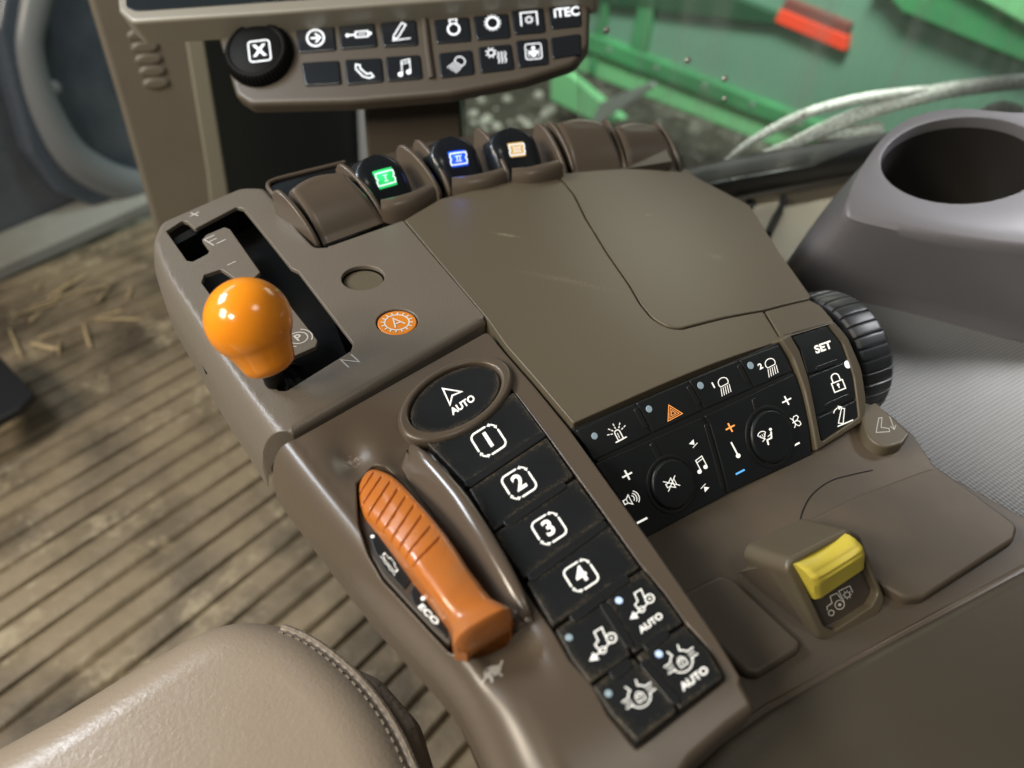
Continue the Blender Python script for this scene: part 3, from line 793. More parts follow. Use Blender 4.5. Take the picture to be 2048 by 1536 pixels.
s5 = Surf(TR2.pt(0, 0, 3), X, Y); slabo('keyhole', s5, rpoly(s5.pts([(1494, 396), (1512, 400), (1510, 412), (1494, 414)]), 2, 4), M['groove'], hd, grid=0, th=3, r=.5)

# bright reflections in the glass, shaped as pale tubes behind it
def reflection(px, rad, label):
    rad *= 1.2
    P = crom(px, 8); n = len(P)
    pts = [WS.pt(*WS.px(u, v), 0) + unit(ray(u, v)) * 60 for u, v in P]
    o = mk('reflection_tube', tube(pts, [rad * (.35 + .65 * math.sin(math.pi * min(1, (i + 1) / n * 1.5) / 2)) for i in range(n)], 10), M['reflection']); tag(o, label, 'reflection')
reflection([(1446, 328), (1500, 285), (1600, 232), (1720, 198), (1850, 181)], 5.5, 'thin pale window reflection shaped as a curved tube, the upper one')
reflection([(1525, 308), (1580, 290), (1640, 262), (1740, 222), (1860, 188), (1960, 172), (2100, 158)], 9, 'thick pale window reflection shaped as a tube reaching the right edge')
reflection([(1640, 275), (1670, 268), (1700, 272), (1752, 262)], 11, 'short pale window reflection shaped as a tube just above the black seal')
reflection([(1965, 222), (2000, 215), (2035, 222)], 8, 'small pale window reflection shaped as a tube behind the cup holder rim')

# ---- cup holder
CHr = at(1925, 318, 600)
vd = unit(CAM - CHr); axis = unit(.80 * Z + .35 * vd)
ex_ = unit(np.cross(axis, np.cross(unit(ray(1925, 318) * 0 + MW[:, 0]), axis)))
CH = Surf(CHr, ex_, np.cross(axis, ex_))
ch = thing('cup_holder', 'large warm grey cup holder with a deep round well', 'cup holder', CHr - Z * 200)
def cres(pxs, off, n=96):
    P = crom(pxs, 12, True); P = np.array(P); d = np.r_[0, np.cumsum(np.linalg.norm(np.diff(np.vstack([P, P[:1]]), axis=0), axis=1))]
    t_ = np.linspace(0, d[-1], n, endpoint=False); PP = np.vstack([P, P[:1]])
    return [(np.interp(x, d, PP[:, 0]), np.interp(x, d, PP[:, 1])) for x in t_]
hole = [(1931 + 170 * math.cos(a), 320 - 87 * math.sin(a)) for a in np.linspace(math.pi, 3 * math.pi, 97)[:-1]]
hole = [(u, v + (u - 1931) * -.03) for u, v in hole]
def ringat(l, off): return [CH.pt(*CH.px(u, v), off) for u, v in l]
hw = [CH.px(u, v) for u, v in hole]; hc = np.mean(hw, axis=0)
def hs(k, off): return [CH.pt(hc[0] + (a - hc[0]) * k, hc[1] + (b - hc[1]) * k, off) for a, b in hw]
def rv(l): return [l[0]] + l[1:][::-1]
top = cres(rv([(1690, 405), (1712, 350), (1760, 280), (1815, 237), (1900, 216), (2000, 222), (2150, 240), (2290, 330), (2280, 430), (2150, 490), (2048, 492), (1900, 474), (1780, 450), (1705, 430)]), 0)
_b = cres(rv([(1560, 562), (1590, 500), (1680, 380), (1780, 290), (1900, 260), (2050, 270), (2250, 300), (2420, 420), (2420, 600), (2250, 690), (2048, 662), (1900, 630), (1780, 606), (1620, 585)]), 0)
CHB = Surf(CH.pt(0, 0, -90), CH.ex, CH.ey)
def base(z): return [CHB.pt(*CHB.px(u, v)) for u, v in _b]
mid = [(np.array(a) * .45 + np.array(b) * .55) for a, b in zip(ringat(top, -8), base(-90))]
mk('shell', loft([hs(.97, -12), hs(.985, -3), hs(1.0, -.6), hs(1.03, 0), [np.array(p) * .5 + np.array(q) * .5 for p, q in zip(hs(1.03, 0), ringat(top, 0))], [np.array(p) * .12 + np.array(q) * .88 for p, q in zip(hs(1.03, 0), ringat(top, 0))], ringat(top, -4), [np.array(a) * .97 + np.array(b) * .03 for a, b in zip(ringat(top, -8), base(-90))], [np.array(a) * .8 + np.array(b) * .2 for a, b in zip(ringat(top, -11), base(-70))], mid, [np.array(a) * .15 + np.array(b) * .85 for a, b in zip(ringat(top, -8), base(-90))], base(-90), [np.array(p) - Z * 10 for p in base(-90)]]), M['grey'], ch, 50)
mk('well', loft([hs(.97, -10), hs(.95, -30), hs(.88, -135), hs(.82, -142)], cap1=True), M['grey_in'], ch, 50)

# ---- grey dotted fabric panel right of the console
fz = min(p[2] for p in base(-90)) + 2; print('fabric z', fz)
FB = flat(min(fz, -60))
fb = slabo('fabric_panel', FB, rpoly(FB.pts([(1560, 560), (1760, 560), (2400, 640), (2400, 1250), (2048, 1100), (1700, 960), (1560, 800)]), 5, 40), M['fabric'], grid=0, th=30, r=4)
tag(fb, 'grey dotted fabric side panel right of the console', 'panel')

# ---- seat cushion bottom left
SC = flat(-80)
sc_out = crom([(-330, 1570), (-100, 1480), (60, 1400), (190, 1325), (300, 1262), (400, 1212), (500, 1196), (610, 1222), (710, 1290), (790, 1380), (850, 1490), (900, 1640), (930, 1900), (300, 2300), (-400, 2300)], 8, True)
cu = thing('seat_cushion', 'taupe leather seat cushion with a stitched seam at the lower left', 'cushion', SC.pt(*SC.px(450, 1500), -80))
scp = [SC.px(u, v) for u, v in sc_out]
def rc(a, b): return 34.
slabo('leather_cover', SC, rpoly(scp, 0, 3), M['leather'], cu, th=95, r=rc, grid=6, seg=14, angle=80)
so = [SC.px(u, v) for u, v in sc_out]; so = so if area2(so) > 0 else so[::-1]
nn_ = vnorm(so)
def cpt(i, d):
    a, b = np.array(so[i]) - nn_[i] * d; return SC.pt(a, b, -(34 - math.sqrt(max(0, 34 ** 2 - (34 - d) ** 2))))
lo_ = SC.px(560, 1200)[0]
idx = [i for i in range(len(so)) if so[i][0] > lo_ and so[i][1] > SC.px(900, 1700)[1]]
SP_ = [cpt(i, 7.) + SC.n * .3 for i in idx]; ST_ = [cpt(i, 11.) for i in idx]
gus = flat(-97)
slabo('side_gusset', gus, rpoly(gus.pts([(500, 1300), (650, 1290), (760, 1340), (840, 1430), (880, 1560), (900, 1800), (500, 1900)]), 20, 6), M['leather_side'], cu, th=60, r=14, grid=8, seg=8)
# ================================================================== CONSOLE SURFACES
sil_px = [(305, 500), (320, 580), (340, 640), (450, 830), (560, 1000), (650, 1120), (750, 1250), (850, 1360), (920, 1430), (965, 1536)]
ZS = -35.
SIL = sorted([tuple(onz(u, v, ZS)[:2][::-1]) for u, v in sil_px])      # (y, x)
sy_, sx_ = [p[0] for p in SIL], [p[1] for p in SIL]
_yy = np.arange(-40, 640, 2.); _xx = np.interp(_yy, sy_, sx_); _k = np.exp(-(np.arange(-20, 21) * 2. / 14) ** 2); _k /= _k.sum()
_xs = np.convolve(np.pad(_xx, 20, mode='edge'), _k, 'valid')
def xsil(y): return float(np.interp(y, _yy, _xs))
_dk = np.convolve(np.pad(np.interp(_yy, [60, 100, 125, 150, 220, 270, 290, 400, 500], [26, 22, 13, 11, 14, 14, 12, 9, 7]), 20, mode='edge'), _k, 'valid')
def Dy(y): return float(np.interp(y, _yy, _dk))
def fall(x, y):
    d = x - xsil(y); D = Dy(y)
    if d >= D: return 0.
    d = max(d, 0.); return ZS * (1 - math.sqrt(max(0., 1 - ((D - d) / D) ** 2)))
def HA(x, y):
    z = 0.
    if x > 190: z -= .00055 * (x - 190) ** 2
    if y > 455: z -= .0004 * (y - 455) ** 2
    return z + fall(x, y)
def bump2(x, y, cx, cy, rx, ry, h): return h * math.exp(-(((x - cx) / rx) ** 2 + ((y - cy) / ry) ** 2))
def HB(x, y):
    z = -2.5 * min(1, max(0, (x - xsil(y) - 2) / 14)) + fall(x, y)
    z -= bump2(x, y, 44, 246, 9, 14, 6)                       # thumb dimple before the throttle
    s_ = 1 / (1 + math.exp(-(y - 118) / 5)) * 1 / (1 + math.exp((y - 243) / 4)) / (1 + math.exp(-(x - 58) / 3)) / (1 + math.exp((x - 82) / 2))
    z -= 7 * s_                                               # channel between throttle and ridge
    if y < 105: z -= .004 * (105 - y) ** 2
    return z
SA, SB = HF(HA), HF(HB)
for c_, a_, l_, w_, col_ in (((1012, 470), -38, 16, 3.2, (.3, .25, .17)), ((1440, 487), 5, 13, 10, (.17, .145, .11)), ((1130, 560), -40, 60, 6, (.15, .123, .09)), ((1300, 410), 0, 5, 3, (.3, .26, .2))):
    add_scuff(M['brown'], onz(*c_, 0), R(a_), l_, w_, col_)
add_scuff(M['brown_gloss'], onz(706, 915, -5), R(20), 7, 5, (.3, .26, .22))
add_scuff(M['brown_gloss'], onz(650, 1240, -12), R(-60), 22, 3, (.16, .13, .105))
con = thing('armrest_console', 'brown tractor armrest console with black lit keys, orange knob and orange throttle', 'console', (150, 250, -120))

# ---- left piece of the deck: gate panel
def A(l): return [tuple(flat(0).px(p[0], p[1])) + tuple(p[2:]) for p in l]
left_edge = [(xsil(y) + .3, y) for y in np.linspace(280, 470, 26)]
nx = A([(306, 470, 8), (318, 440, 14), (480, 366, 14), (530, 368, 10), (556, 398, 4), (600, 462, 6), (630, 494, 6), (660, 492, 6), (806, 441, 1), (973, 637, 1)])
lowA = A([(585, 862, 2)])
gate_out = [(p[0], p[1], 0) for p in left_edge] + nx + lowA
gp = rpoly(gate_out, 2, 2.2)
slot_z = [(148, 345), (240, 283), (268, 290), (312, 332), (548, 203), (585, 212), (858, 555), (900, 575), (1212, 985), (1200, 1028), (835, 1255), (788, 1255), (712, 1155), (780, 1100), (1000, 1003), (1010, 968), (850, 765), (660, 850), (560, 850), (410, 720), (350, 640), (365, 595), (460, 563), (495, 585), (600, 660), (684, 580), (512, 335), (480, 322), (375, 368), (352, 395), (395, 455), (385, 475), (300, 520), (268, 515)]
slot = [(280 + a / 2.844, 340 + b / 2.844) for a, b in slot_z]
slot_ab = rpoly(A(slot), 1.6, 1.5)
def circ_ab(px, rpx, k=1.):
    c = np.array(flat(0).px(*px)); r_ = np.linalg.norm(np.array(flat(0).px(px[0] + rpx, px[1])) - c) * k
    return c, r_
def circ(c, r_, n=40): return [(c[0] + r_ * math.cos(2 * math.pi * i / n), c[1] + r_ * math.sin(2 * math.pi * i / n)) for i in range(n)]
c1_, r1_ = circ_ab((726, 555), 43); c2_, r2_ = circ_ab((794, 643), 42)
seamline = A([(806, 441), (973, 637)])
yA = [p for p in lowA][0]
la, lb = np.array(A([(585, 862)])[0]), np.array(A([(973, 637)])[0])
def rgate(a, b):
    t_ = abs((lb[0] - la[0]) * (b - la[1]) - (lb[1] - la[1]) * (a - la[0])) / np.linalg.norm(lb - la)
    if t_ < 1.: return .6 + 3.9 * min(1, max(0, (a - xsil(b) - 4) / 14))
    if a < xsil(b) + 1.5 and b < 470: return .15
    if b > 470 and a < 68: return 5.0
    if 60 < a < 80 and b > 425: return 2.5
    return .5
gpo = slabo('gate_panel', SA, gp, M['brown_grain'], con, holes=[slot_ab, circ(c1_, r1_), circ(c2_, r2_)], th=17, thh=2.6, r=rgate, rh=.6, grid=2.4, seg=5, angle=50)
tag(gpo, 'grained brown shift gate panel')
# recess floor under the gate, with walls
bx = [(8, 300), (64, 300), (74, 500), (50, 524), (-19, 480), (-19, 430), (-12, 360)]
blk('gate_pit', bx, -30, -22, M['black'], con)
blk('gate_liner', [(-20, 476), (50, 521), (66, 512), (66, 505), (50, 513), (-17, 468)], -24, -5.2, M['black'], con)
# P tongue gloss cover lying just under the lever
for (c_, r_, m_, nm, dz) in ((c1_, r1_, M['brown'], 'blank_button', -3.2), (c2_, r2_, M['orange_btn'], 'auto_button', -.7)):
    s_ = Surf((0, 0, dz), X, Y); o = slabo(nm, s_, circ(c_, r_ - .7), m_, con, grid=3, th=8, r=.8)
    blk('button_seat', [(c_[0] - r_ - 3, c_[1] - r_ - 3), (c_[0] + r_ + 3, c_[1] - r_ - 3), (c_[0] + r_ + 3, c_[1] + r_ + 3), (c_[0] - r_ - 3, c_[1] + r_ + 3)], -12, -6.2, M['groove'], con)
    if nm == 'auto_button':
        tag(o, 'orange round button with a white gear and letter A'); ab = o; sab = s_
    else: tag(o, 'plain brown round blanking button')
place(icon_A(), sab, (794, 645), (62, -25), M['white_mark'], ab, flatup=True)
for t_, px, w_ in (('+', (388, 430), 15), ('−', (462, 527), 15)):
    pass
place(Icon(.16).line([(-.5, 0), (.5, 0)], cap=False).line([(0, -.5), (0, .5)], cap=False), SA, (389, 429), (18, -9), M['grey_mark'], gpo, 'plus_mark', flatup=True)
place(Icon(.16).line([(-.5, 0), (.5, 0)], cap=False), SA, (463, 527), (17, -8), M['grey_mark'], gpo, 'minus_mark', flatup=True)
place(Icon(.1).line([(-.35, .5), (-.35, -.5)], .13).line([(-.35, .5), (.4, .5)], .13).line([(-.35, .05), (.25, .05)], .13).line([(-.1, -.5), (.55, -.5)], .12), SA, (427, 481), (26, -12), M['grey_mark'], gpo, 'letter_mark', flatup=True)
place(Icon(.1).line([(-.4, -.45), (-.4, .45), (.4, -.45), (.4, .45)], .12), SA, (700, 722), (27, -13), M['grey_mark'], gpo, 'letter_mark', flatup=True)
place(icon_park(), SA, (597, 676), (54, -24), M['grey_mark'], gpo, 'parking_mark', flatup=True)

# lever
lv = M['orange']
bc = at(497, 640, 356)
nb = at(537, 722, 366)
ax = unit(bc - nb)
lev = [(-80, 4.5), (-50, 4.5), (-48, 4.5)]
Lq = np.linalg.norm(bc - nb)
prof = [(-Lq - 4.5, 0), (-Lq - 4.5, 9.5), (-Lq - 2.5, 12.4), (-Lq + 1, 13.4), (-19, 14.0), (-15.5, 15.0), (-13.5, 15.9)]
for k in range(0, 25):
    a = R(-36 + 126 * k / 24); prof.append((20.3 * math.sin(a), 20.3 * math.cos(a)))
kn = mk('gear_knob', lathe(bc, ax, prof, 64), lv, con, 70); tag(kn, 'glossy orange ball knob')
lw = np.array([22, 322, -22.]);
mk('lever_stem', tube([nb, nb * .5 + lw * .5, lw], 5.2, 16, up=X), M['black'], con)
mk('lever_boot', lathe(lw, unit(nb - lw), [(-6, 24), (0, 17), (4, 15), (5, 12), (10, 10), (11, 8), (18, 6.5), (19, 0)], 32), M['black_gloss'], con)

# ---- centre panel
cp_px = [(809, 440, 1), (880, 398, 3), (1000, 368, 10), (1108, 351, 2), (1128, 367, 10), (1147, 390, 20), (1170, 437, 30), (1213, 507, 60), (1257, 570, 60), (1279, 608, 30), (1304, 639, 20), (1336, 657, 14), (1362, 660, 12), (1456, 636, 30), (1526, 623, 1), (1562, 681, 1), (1434, 724, 30), (1285, 785, 30), (1147, 846, 1), (1070, 756, 20), (1012, 690, 12), (977, 640, 2)]
def Ah(l, s_=SA): return [tuple(s_.px(p[0], p[1])) + tuple(p[2:]) for p in l]
_sah = Ah
def Ah(l, s_=SA): return [(tuple(flat(-13).px(p[0], p[1])) + tuple(p[2:])) if (p[0] > 1340 and p[1] < 345) else (tuple(s_.px(p[0], p[1])) + tuple(p[2:])) for p in l]
cpp = slabo('centre_panel', SA, rpoly(Ah(cp_px), 2, 2.5), M['brown'], con, th=14, r=.7, grid=6)
tag(cpp, 'brown centre deck panel with a scuff mark')
lid_px = [(1112, 349, 1), (1250, 337, 20), (1366, 322, 1), (1376, 308, 3), (1402, 330, 8), (1500, 410, 8), (1522, 445, 10), (1560, 505, 10), (1622, 592, 2), (1618, 597, 1), (1527, 619, 1), (1456, 632, 30), (1361, 656, 12), (1338, 653, 14), (1307, 636, 20), (1282, 606, 30), (1260, 568, 60), (1216, 505, 60), (1173, 435, 30), (1150, 388, 20), (1131, 365, 10)]
ld = slabo('storage_lid', SA, rpoly(Ah(lid_px), 2, 2.5), M['brown'], con, th=14, r=1.0, grid=6)
tag(ld, 'smooth brown lid with a rounded corner seam')
# scuff
for u, v, l_ in ((1015, 470, 40), (1030, 478, 30)):
    pass
# ---- switch panel (tilted)
o_ = onz(1150, 853, -1.)
SW = Surf(o_, (146, 8, -6), (0, -.74 * -1, .68), lambda a, b: 0.0)
SW.h = lambda a, b: -.0016 * (b + 28) ** 2 * .8 + 1.0
sw_px = [(1146, 857, 1), (1285, 800, 30), (1434, 737, 30), (1562, 683, 1), (1593, 753, 10), (1616, 840, 10), (1626, 911, 1), (1460, 985, 30), (1289, 1080, 1), (1225, 960, 1)]
housing = slabo('switch_panel', Surf(SW.pt(0, 0, 0) - SW.n * .8 - SW.n * SW.h(0, 0), SW.ex, SW.ey, SW.h), rpoly([SW.px(p[0], p[1]) + (p[2],) for p in sw_px], 1, 3), M['groove'], con, th=10, r=.4, grid=6)
tag(housing, 'black switch panel between the keypad and the side housing')
def SWk(name, px, m_, parent, off=.0, r=.8, rr=1.2, surf=SW, **k):
    s_ = Surf(surf.o + surf.n * off, surf.ex, surf.ey, surf.h)
    return slabo(name, s_, rpoly([surf.px(p[0], p[1]) + tuple(p[2:]) for p in px], rr, 2.5), m_, parent, th=4, r=r, grid=k.get('grid', 4))
# upper row: four keys
tl, trr = np.array((1152, 860.)), np.array((1559, 689.)); bl, brr = np.array((1188, 922.)), np.array((1588, 742.))
def on_arc(a, b, t_, sag): return a + (b - a) * t_ + np.array((-.42, -.9)) * 4 * sag * t_ * (1 - t_)
cuts = [0, .296, .556, .803, 1.]
names = ['beacon_key', 'hazard_key', 'work_light_key', 'work_light_key']; upk = []
for i in range(4):
    t0, t1 = cuts[i] + (.004 if i else 0), cuts[i + 1] - .004
    px = [tuple(on_arc(tl, trr, t_, 4)) for t_ in np.linspace(t0, t1, 5)] + [tuple(on_arc(bl, brr, t_, 3)) for t_ in np.linspace(t1, t0, 5)]
    upk.append(SWk(names[i], px, M['key_clean'], con))
for o, l_ in zip(upk, ('black key with a beacon symbol', 'black key with an orange hazard triangle', 'black key with work light 1 symbol', 'black key with work light 2 symbol')): tag(o, l_)
for i, (p, q) in enumerate((((1271, 816), (1293, 857)), ((1376, 771), (1399, 809)), ((1477, 729), (1497, 766)))): groove(SW, p, q, 3.2, housing, 'divider_rib', .3)
dv = np.array((.885, -.465))
def d_(l, k=0.): return tuple(dv * l)
place(icon_beacon(), SW, (1236, 868), d_(42), M['lit'], upk[0]); place(icon_hazard(), SW, (1344, 823), d_(36), M['lit_orange'], upk[1])
place(icon_light('1'), SW, (1447, 771), d_(38), M['lit'], upk[2]); place(icon_light('2'), SW, (1541, 733), d_(38), M['lit'], upk[3])
for p, o in zip(((1189, 872), (1298, 818), (1401, 771), (1501, 731)), upk): dotpx(SW, p, 6.2, M['led'], o)
# lower field, two halves
h1 = [(1190, 927), (1250, 901), (1330, 866), (1404, 833), (1413, 848), (1436, 920), (1452, 990), (1370, 1034), (1291, 1077), (1240, 1000)]
h2 = [(1409, 831), (1500, 789), (1590, 746), (1608, 800), (1619, 857), (1624, 909), (1540, 946), (1457, 987), (1441, 920), (1420, 848)]
a1 = SWk('audio_key', h1, M['key_clean'], con, grid=3); a2 = SWk('climate_key', h2, M['key_clean'], con, grid=3)
tag(a1, 'black audio rocker key with volume and track symbols'); tag(a2, 'black climate rocker key with temperature and fan symbols')
def ringmesh(surf, px, r0, r1, off, m_, parent, name, a0=0, a1_=360):
    c = np.array(surf.px(*px)); e = np.linalg.norm(np.array(surf.px(px[0] + 1, px[1])) - c)
    ring = []
    for k in range(49):
        a = R(a0 + (a1_ - a0) * k / 48); ring.append((math.cos(a), math.sin(a)))
    rs = [[surf.pt(c[0] + x * r * e, c[1] + y * r * e, off + dz) for x, y in ring] for r, dz in ((r0, -.3), (r0 + .5, .35), ((r0 + r1) / 2, .55), (r1 - .5, .35), (r1, -.3))]
    return mk(name, loft(rs, closed=False), m_, parent)
for (cx, cy), rr_, half, n1, n2 in (((1343, 968), 42, a1, ((1303, 885), (1319, 918)), ((1349, 1018), (1354, 1032))), ((1541, 873), 42, a2, ((1507, 796), (1515, 826)), ((1535, 922), (1540, 936)))):
    ringmesh(SW, (cx, cy), rr_ + 1, rr_ + 8, .25, M['groove'], half, 'dial_ring')
    c = np.array(SW.px(cx, cy)); e = np.linalg.norm(np.array(SW.px(cx + 1, cy)) - c) * rr_
    s_ = Surf(SW.o + SW.n * 2.4, SW.ex, SW.ey, SW.h); b_ = slabo('centre_button', s_, circ(c, e), M['key_clean'], half, grid=3, th=3.0, r=1.5)
    groove(SW, *n1, 3.4, half, 'rib', .35); groove(SW, *n2, 3.0, half, 'rib', .35)
    if half is a1: place(icon_mute(), s_, (1343, 967), d_(32), M['lit'], b_)
    else: place(icon_vent(), s_, (1537, 873), d_(34), M['lit'], b_)
groove(SW, (1411, 848), (1446, 978), 2.6, housing, 'divider_rib', .3)
place(icon_plus(), SW, (1254, 950), d_(22), M['lit'], a1); place(icon_speaker(), SW, (1262, 998), d_(36), M['lit'], a1); place(icon_minus(), SW, (1284, 1041), d_(23), M['lit'], a1)
place(icon_note(), SW, (1401, 930), d_(34), M['lit'], a1); place(icon_skip(1), SW, (1386, 887), (13, 12), M['lit'], a1); place(icon_skip(1), SW, (1410, 976), (-13, -12), M['lit'], a1)
place(icon_plus(), SW, (1460, 855), d_(20), M['lit_orange'], a2); place(icon_thermo(), SW, (1470, 900), d_(34), M['lit'], a2); place(icon_minus(), SW, (1480, 944), d_(20), M['lit_blue'], a2)
place(icon_plus(), SW, (1573, 801), d_(20), M['lit'], a2); place(icon_fan(), SW, (1588, 844), d_(31), M['lit'], a2); place(icon_minus(), SW, (1590, 890), d_(20), M['lit'], a2)

# ---- side housing with SET keys
ST = Surf(SW.o + SW.n * 2.2, SW.ex, SW.ey, SW.h)
hs_px = [(1530, 621, 1), (1618, 599, 1), (1640, 608, 4), (1668, 640, 6), (1700, 680, 12), (1724, 738, 16), (1731, 800, 10), (1728, 843, 2), (1636, 900, 1), (1628, 860, 6), (1612, 780, 14), (1588, 710, 14), (1566, 676, 6)]
def HS_h(a, b): return SW.h(a, b)
hp_o = slabo('side_housing', SA, rpoly(Ah([(1531, 622, 1), (1619, 600, 1), (1640, 610, 4), (1668, 642, 3), (1578, 668, 1), (1562, 676, 1)]), 1, 3), M['brown'], con, th=14, r=.8, grid=5)
fr_px = [(1563, 679, 1), (1579, 668, 1), (1668, 641, 3), (1697, 675, 12), (1724, 738, 16), (1733, 800, 10), (1730, 842, 2), (1634, 902, 1), (1627, 860, 6), (1610, 780, 14), (1587, 715, 14)]
set_px = [(1581, 670, 2), (1657, 648, 2), (1686, 684, 10), (1709, 753, 16), (1719, 834, 2), (1643, 885, 2), (1634, 838, 8), (1617, 755, 14), (1599, 700, 10)]
fro = slabo('side_frame', ST, rpoly([ST.px(p[0], p[1]) + (p[2],) for p in fr_px], 1, 2.5), M['brown'], con, holes=[rpoly([ST.px(p[0], p[1]) + (p[2],) for p in set_px], 1, 2.5)], th=30, thh=4, r=1.3, rh=.8, grid=3)
tag(fro, 'brown frame around the SET keys')
def inset(px, k=.965):
    c = np.mean([p[:2] for p in px], axis=0); return [tuple(c + (np.array(p[:2]) - c) * k) + tuple(p[2:]) for p in px]
ST2 = Surf(SW.o + SW.n * .9, SW.ex, SW.ey, SW.h)
slabo('key_bed', Surf(SW.o - SW.n * .6, SW.ex, SW.ey, SW.h), rpoly([ST.px(p[0], p[1]) + (p[2],) for p in inset(set_px, 1.04)], 1, 2.5), M['groove'], con, th=3, r=.3, grid=5)
keys3 = [([(1584, 673), (1656, 651), (1682, 684), (1697, 717), (1616, 749), (1602, 700)], 'set_key', 'black key lettered SET'),
         ([(1617, 753), (1699, 721), (1709, 753), (1716, 795), (1632, 832)], 'lock_key', 'black key with a padlock symbol'),
         ([(1633, 836), (1716, 799), (1718, 833), (1645, 882)], 'recline_key', 'black key with a folding arm symbol')]
kk = []
for px, n_, l_ in keys3:
    o = slabo(n_, ST2, rpoly([ST2.px(*p) for p in px], 1.2, 2.5), M['key_clean'], con, th=3, r=.7, grid=4); tag(o, l_); kk.append(o)
groove(ST2, (1632, 738), (1676, 722), 3, kk[1], 'rib', .3); groove(ST2, (1651, 812), (1699, 791), 3, kk[2], 'rib', .3)
place(Icon(.1).text('SET', .42, 0, 0, .035), ST2, (1646, 695), (36, -13), M['lit'], kk[0], 'set_lettering')
place(icon_lock(), ST2, (1674, 765), (36, -14), M['lit'], kk[1]); place(icon_recline(), ST2, (1684, 832), (36, -15), M['lit'], kk[2])
dotpx(ST2, (1695, 729), 6, M['litc'], kk[1])

# ---- ribbed thumb wheel at the right of the housing
wx, wy, wz, wr = 372, 264, -66, 47
rings = []
NW = 36 * 10
def wring(x, r0, dep):
    o = []
    for k in range(NW):
        a = 2 * math.pi * k / NW; q = (k % 10)
        rr_ = r0 - (dep if q in (0,) else dep * .12 if q in (1, 9) else 0); o.append((x, wy + rr_ * math.cos(a), wz + rr_ * math.sin(a)))
    return o
wh = thing('thumb_wheel', 'black ribbed thumb wheel', 'wheel', (wx, wy, wz)); bpy.data.objects.remove(wh)
mk('thumb_wheel', loft([wring(wx - 3, 30, 0), wring(wx - 2.5, wr - 5, 0), wring(wx - 1.5, wr - 1.5, .8), wring(wx, wr, 1.3), wring(wx + 3, wr + .8, 1.3), wring(wx + 12, wr + 1.2, 1.3), wring(wx + 21, wr + .6, 1.3), wring(wx + 24, wr - .8, 1.2), wring(wx + 26, wr - 3.5, .5), wring(wx + 26.5, 20, 0)], cap0=True, cap1=True), M['rubber'], con, 16)

# ---- lower body: heightfield with the throttle slot
fin_px = [(824, 885), (859, 905), (924, 972), (970, 1037), (1011, 1104), (1050, 1180), (1069, 1240)]
lft = [(xsil(y) + .3, y, 0) for y in np.linspace(25, 268, 34)]
# rear edge and right edge
b_px = A([(581, 874, 1), (975, 655, 3), (1010, 697, 6), (1070, 765, 6), (1140, 850, 4), (1310, 1085, 4), (1527, 1398, 4), (1470, 1440, 20), (1400, 1500, 20), (1330, 1600, 10), (1200, 1750, 2)])
b_out = lft + b_px
throt_hole_px = [(712, 965, 2), (742, 925, 4), (772, 930, 4), (806, 956, 10), (892, 1052, 20), (956, 1146, 20), (992, 1188, 6), (1036, 1226, 4), (1016, 1276, 4), (938, 1318, 6), (898, 1298, 6), (862, 1262, 20), (818, 1215, 20), (764, 1156, 20), (735, 1108, 20), (716, 1050, 14)]
key_px = [(856, 872, 2), (1000, 780, 2), (1024, 778, 1), (1092, 868, 20), (1214, 1036, 20), (1275, 1122, 20), (1327, 1184, 8), (1365, 1238, 8), (1421, 1299, 6), (1453, 1354, 1), (1276, 1490, 1), (1217, 1427, 6), (1186, 1370, 10), (1140, 1320, 8), (1108, 1264, 10), (1050, 1180, 10), (1000, 1084, 20), (930, 985, 20)]
hole1 = rpoly([tuple(flat(-4).px(p[0], p[1])) + (p[2],) for p in throt_hole_px], 2, 2)
hole2 = rpoly([tuple(flat(-2.5).px(p[0], p[1])) + (p[2],) for p in key_px], 2, 2.2)
def rbody(a, b):
    if a < xsil(b) + 1.5: return .15
    if b < 80: return 3.5
    return 1.3
body = slabo('lower_body', SB, rpoly(b_out, 2, 2.2), M['brown_gloss'], con, holes=[hole1, hole2], th=14, thh=9, r=rbody, rh=.9, grid=2.6, seg=4, angle=60)
tag(body, 'glossy brown lower console body')
slabo('keypad_bed', flat(-6.2), rpoly([(p[0], p[1]) for p in rpoly([tuple(flat(-2.5).px(p[0], p[1])) + (p[2],) for p in key_px], 2, 4)], 0, 6), M['groove'], con, grid=0, th=3, r=.2)
# inner core that closes the console from below
def s0_(y0): return xsil(1.13 * y0) / 1.13
def coreat(k, dx): return [(k * s0_(y / k) + dx, y) for y in np.linspace(30 * k, 500, 26)]
cT, cB = coreat((270 + 54) / 270, 5), coreat(500 / 270, 10)
cT += [(350, 430), (330, 190), (150, 180), (140, 40)]; cB += [(350, 430), (330, 190), (180, 180), (170, 60)]
mk('lower_shell', loft([[(x, y, -54) for x, y in cT], [(x, y, -230) for x, y in cB]], cap0=True), M['brown_dark'], con, 30)
blk('throttle_pit', [(56, 112), (86, 118), (86, 250), (44, 250), (40, 200)], -34, -28, M['black'], con)

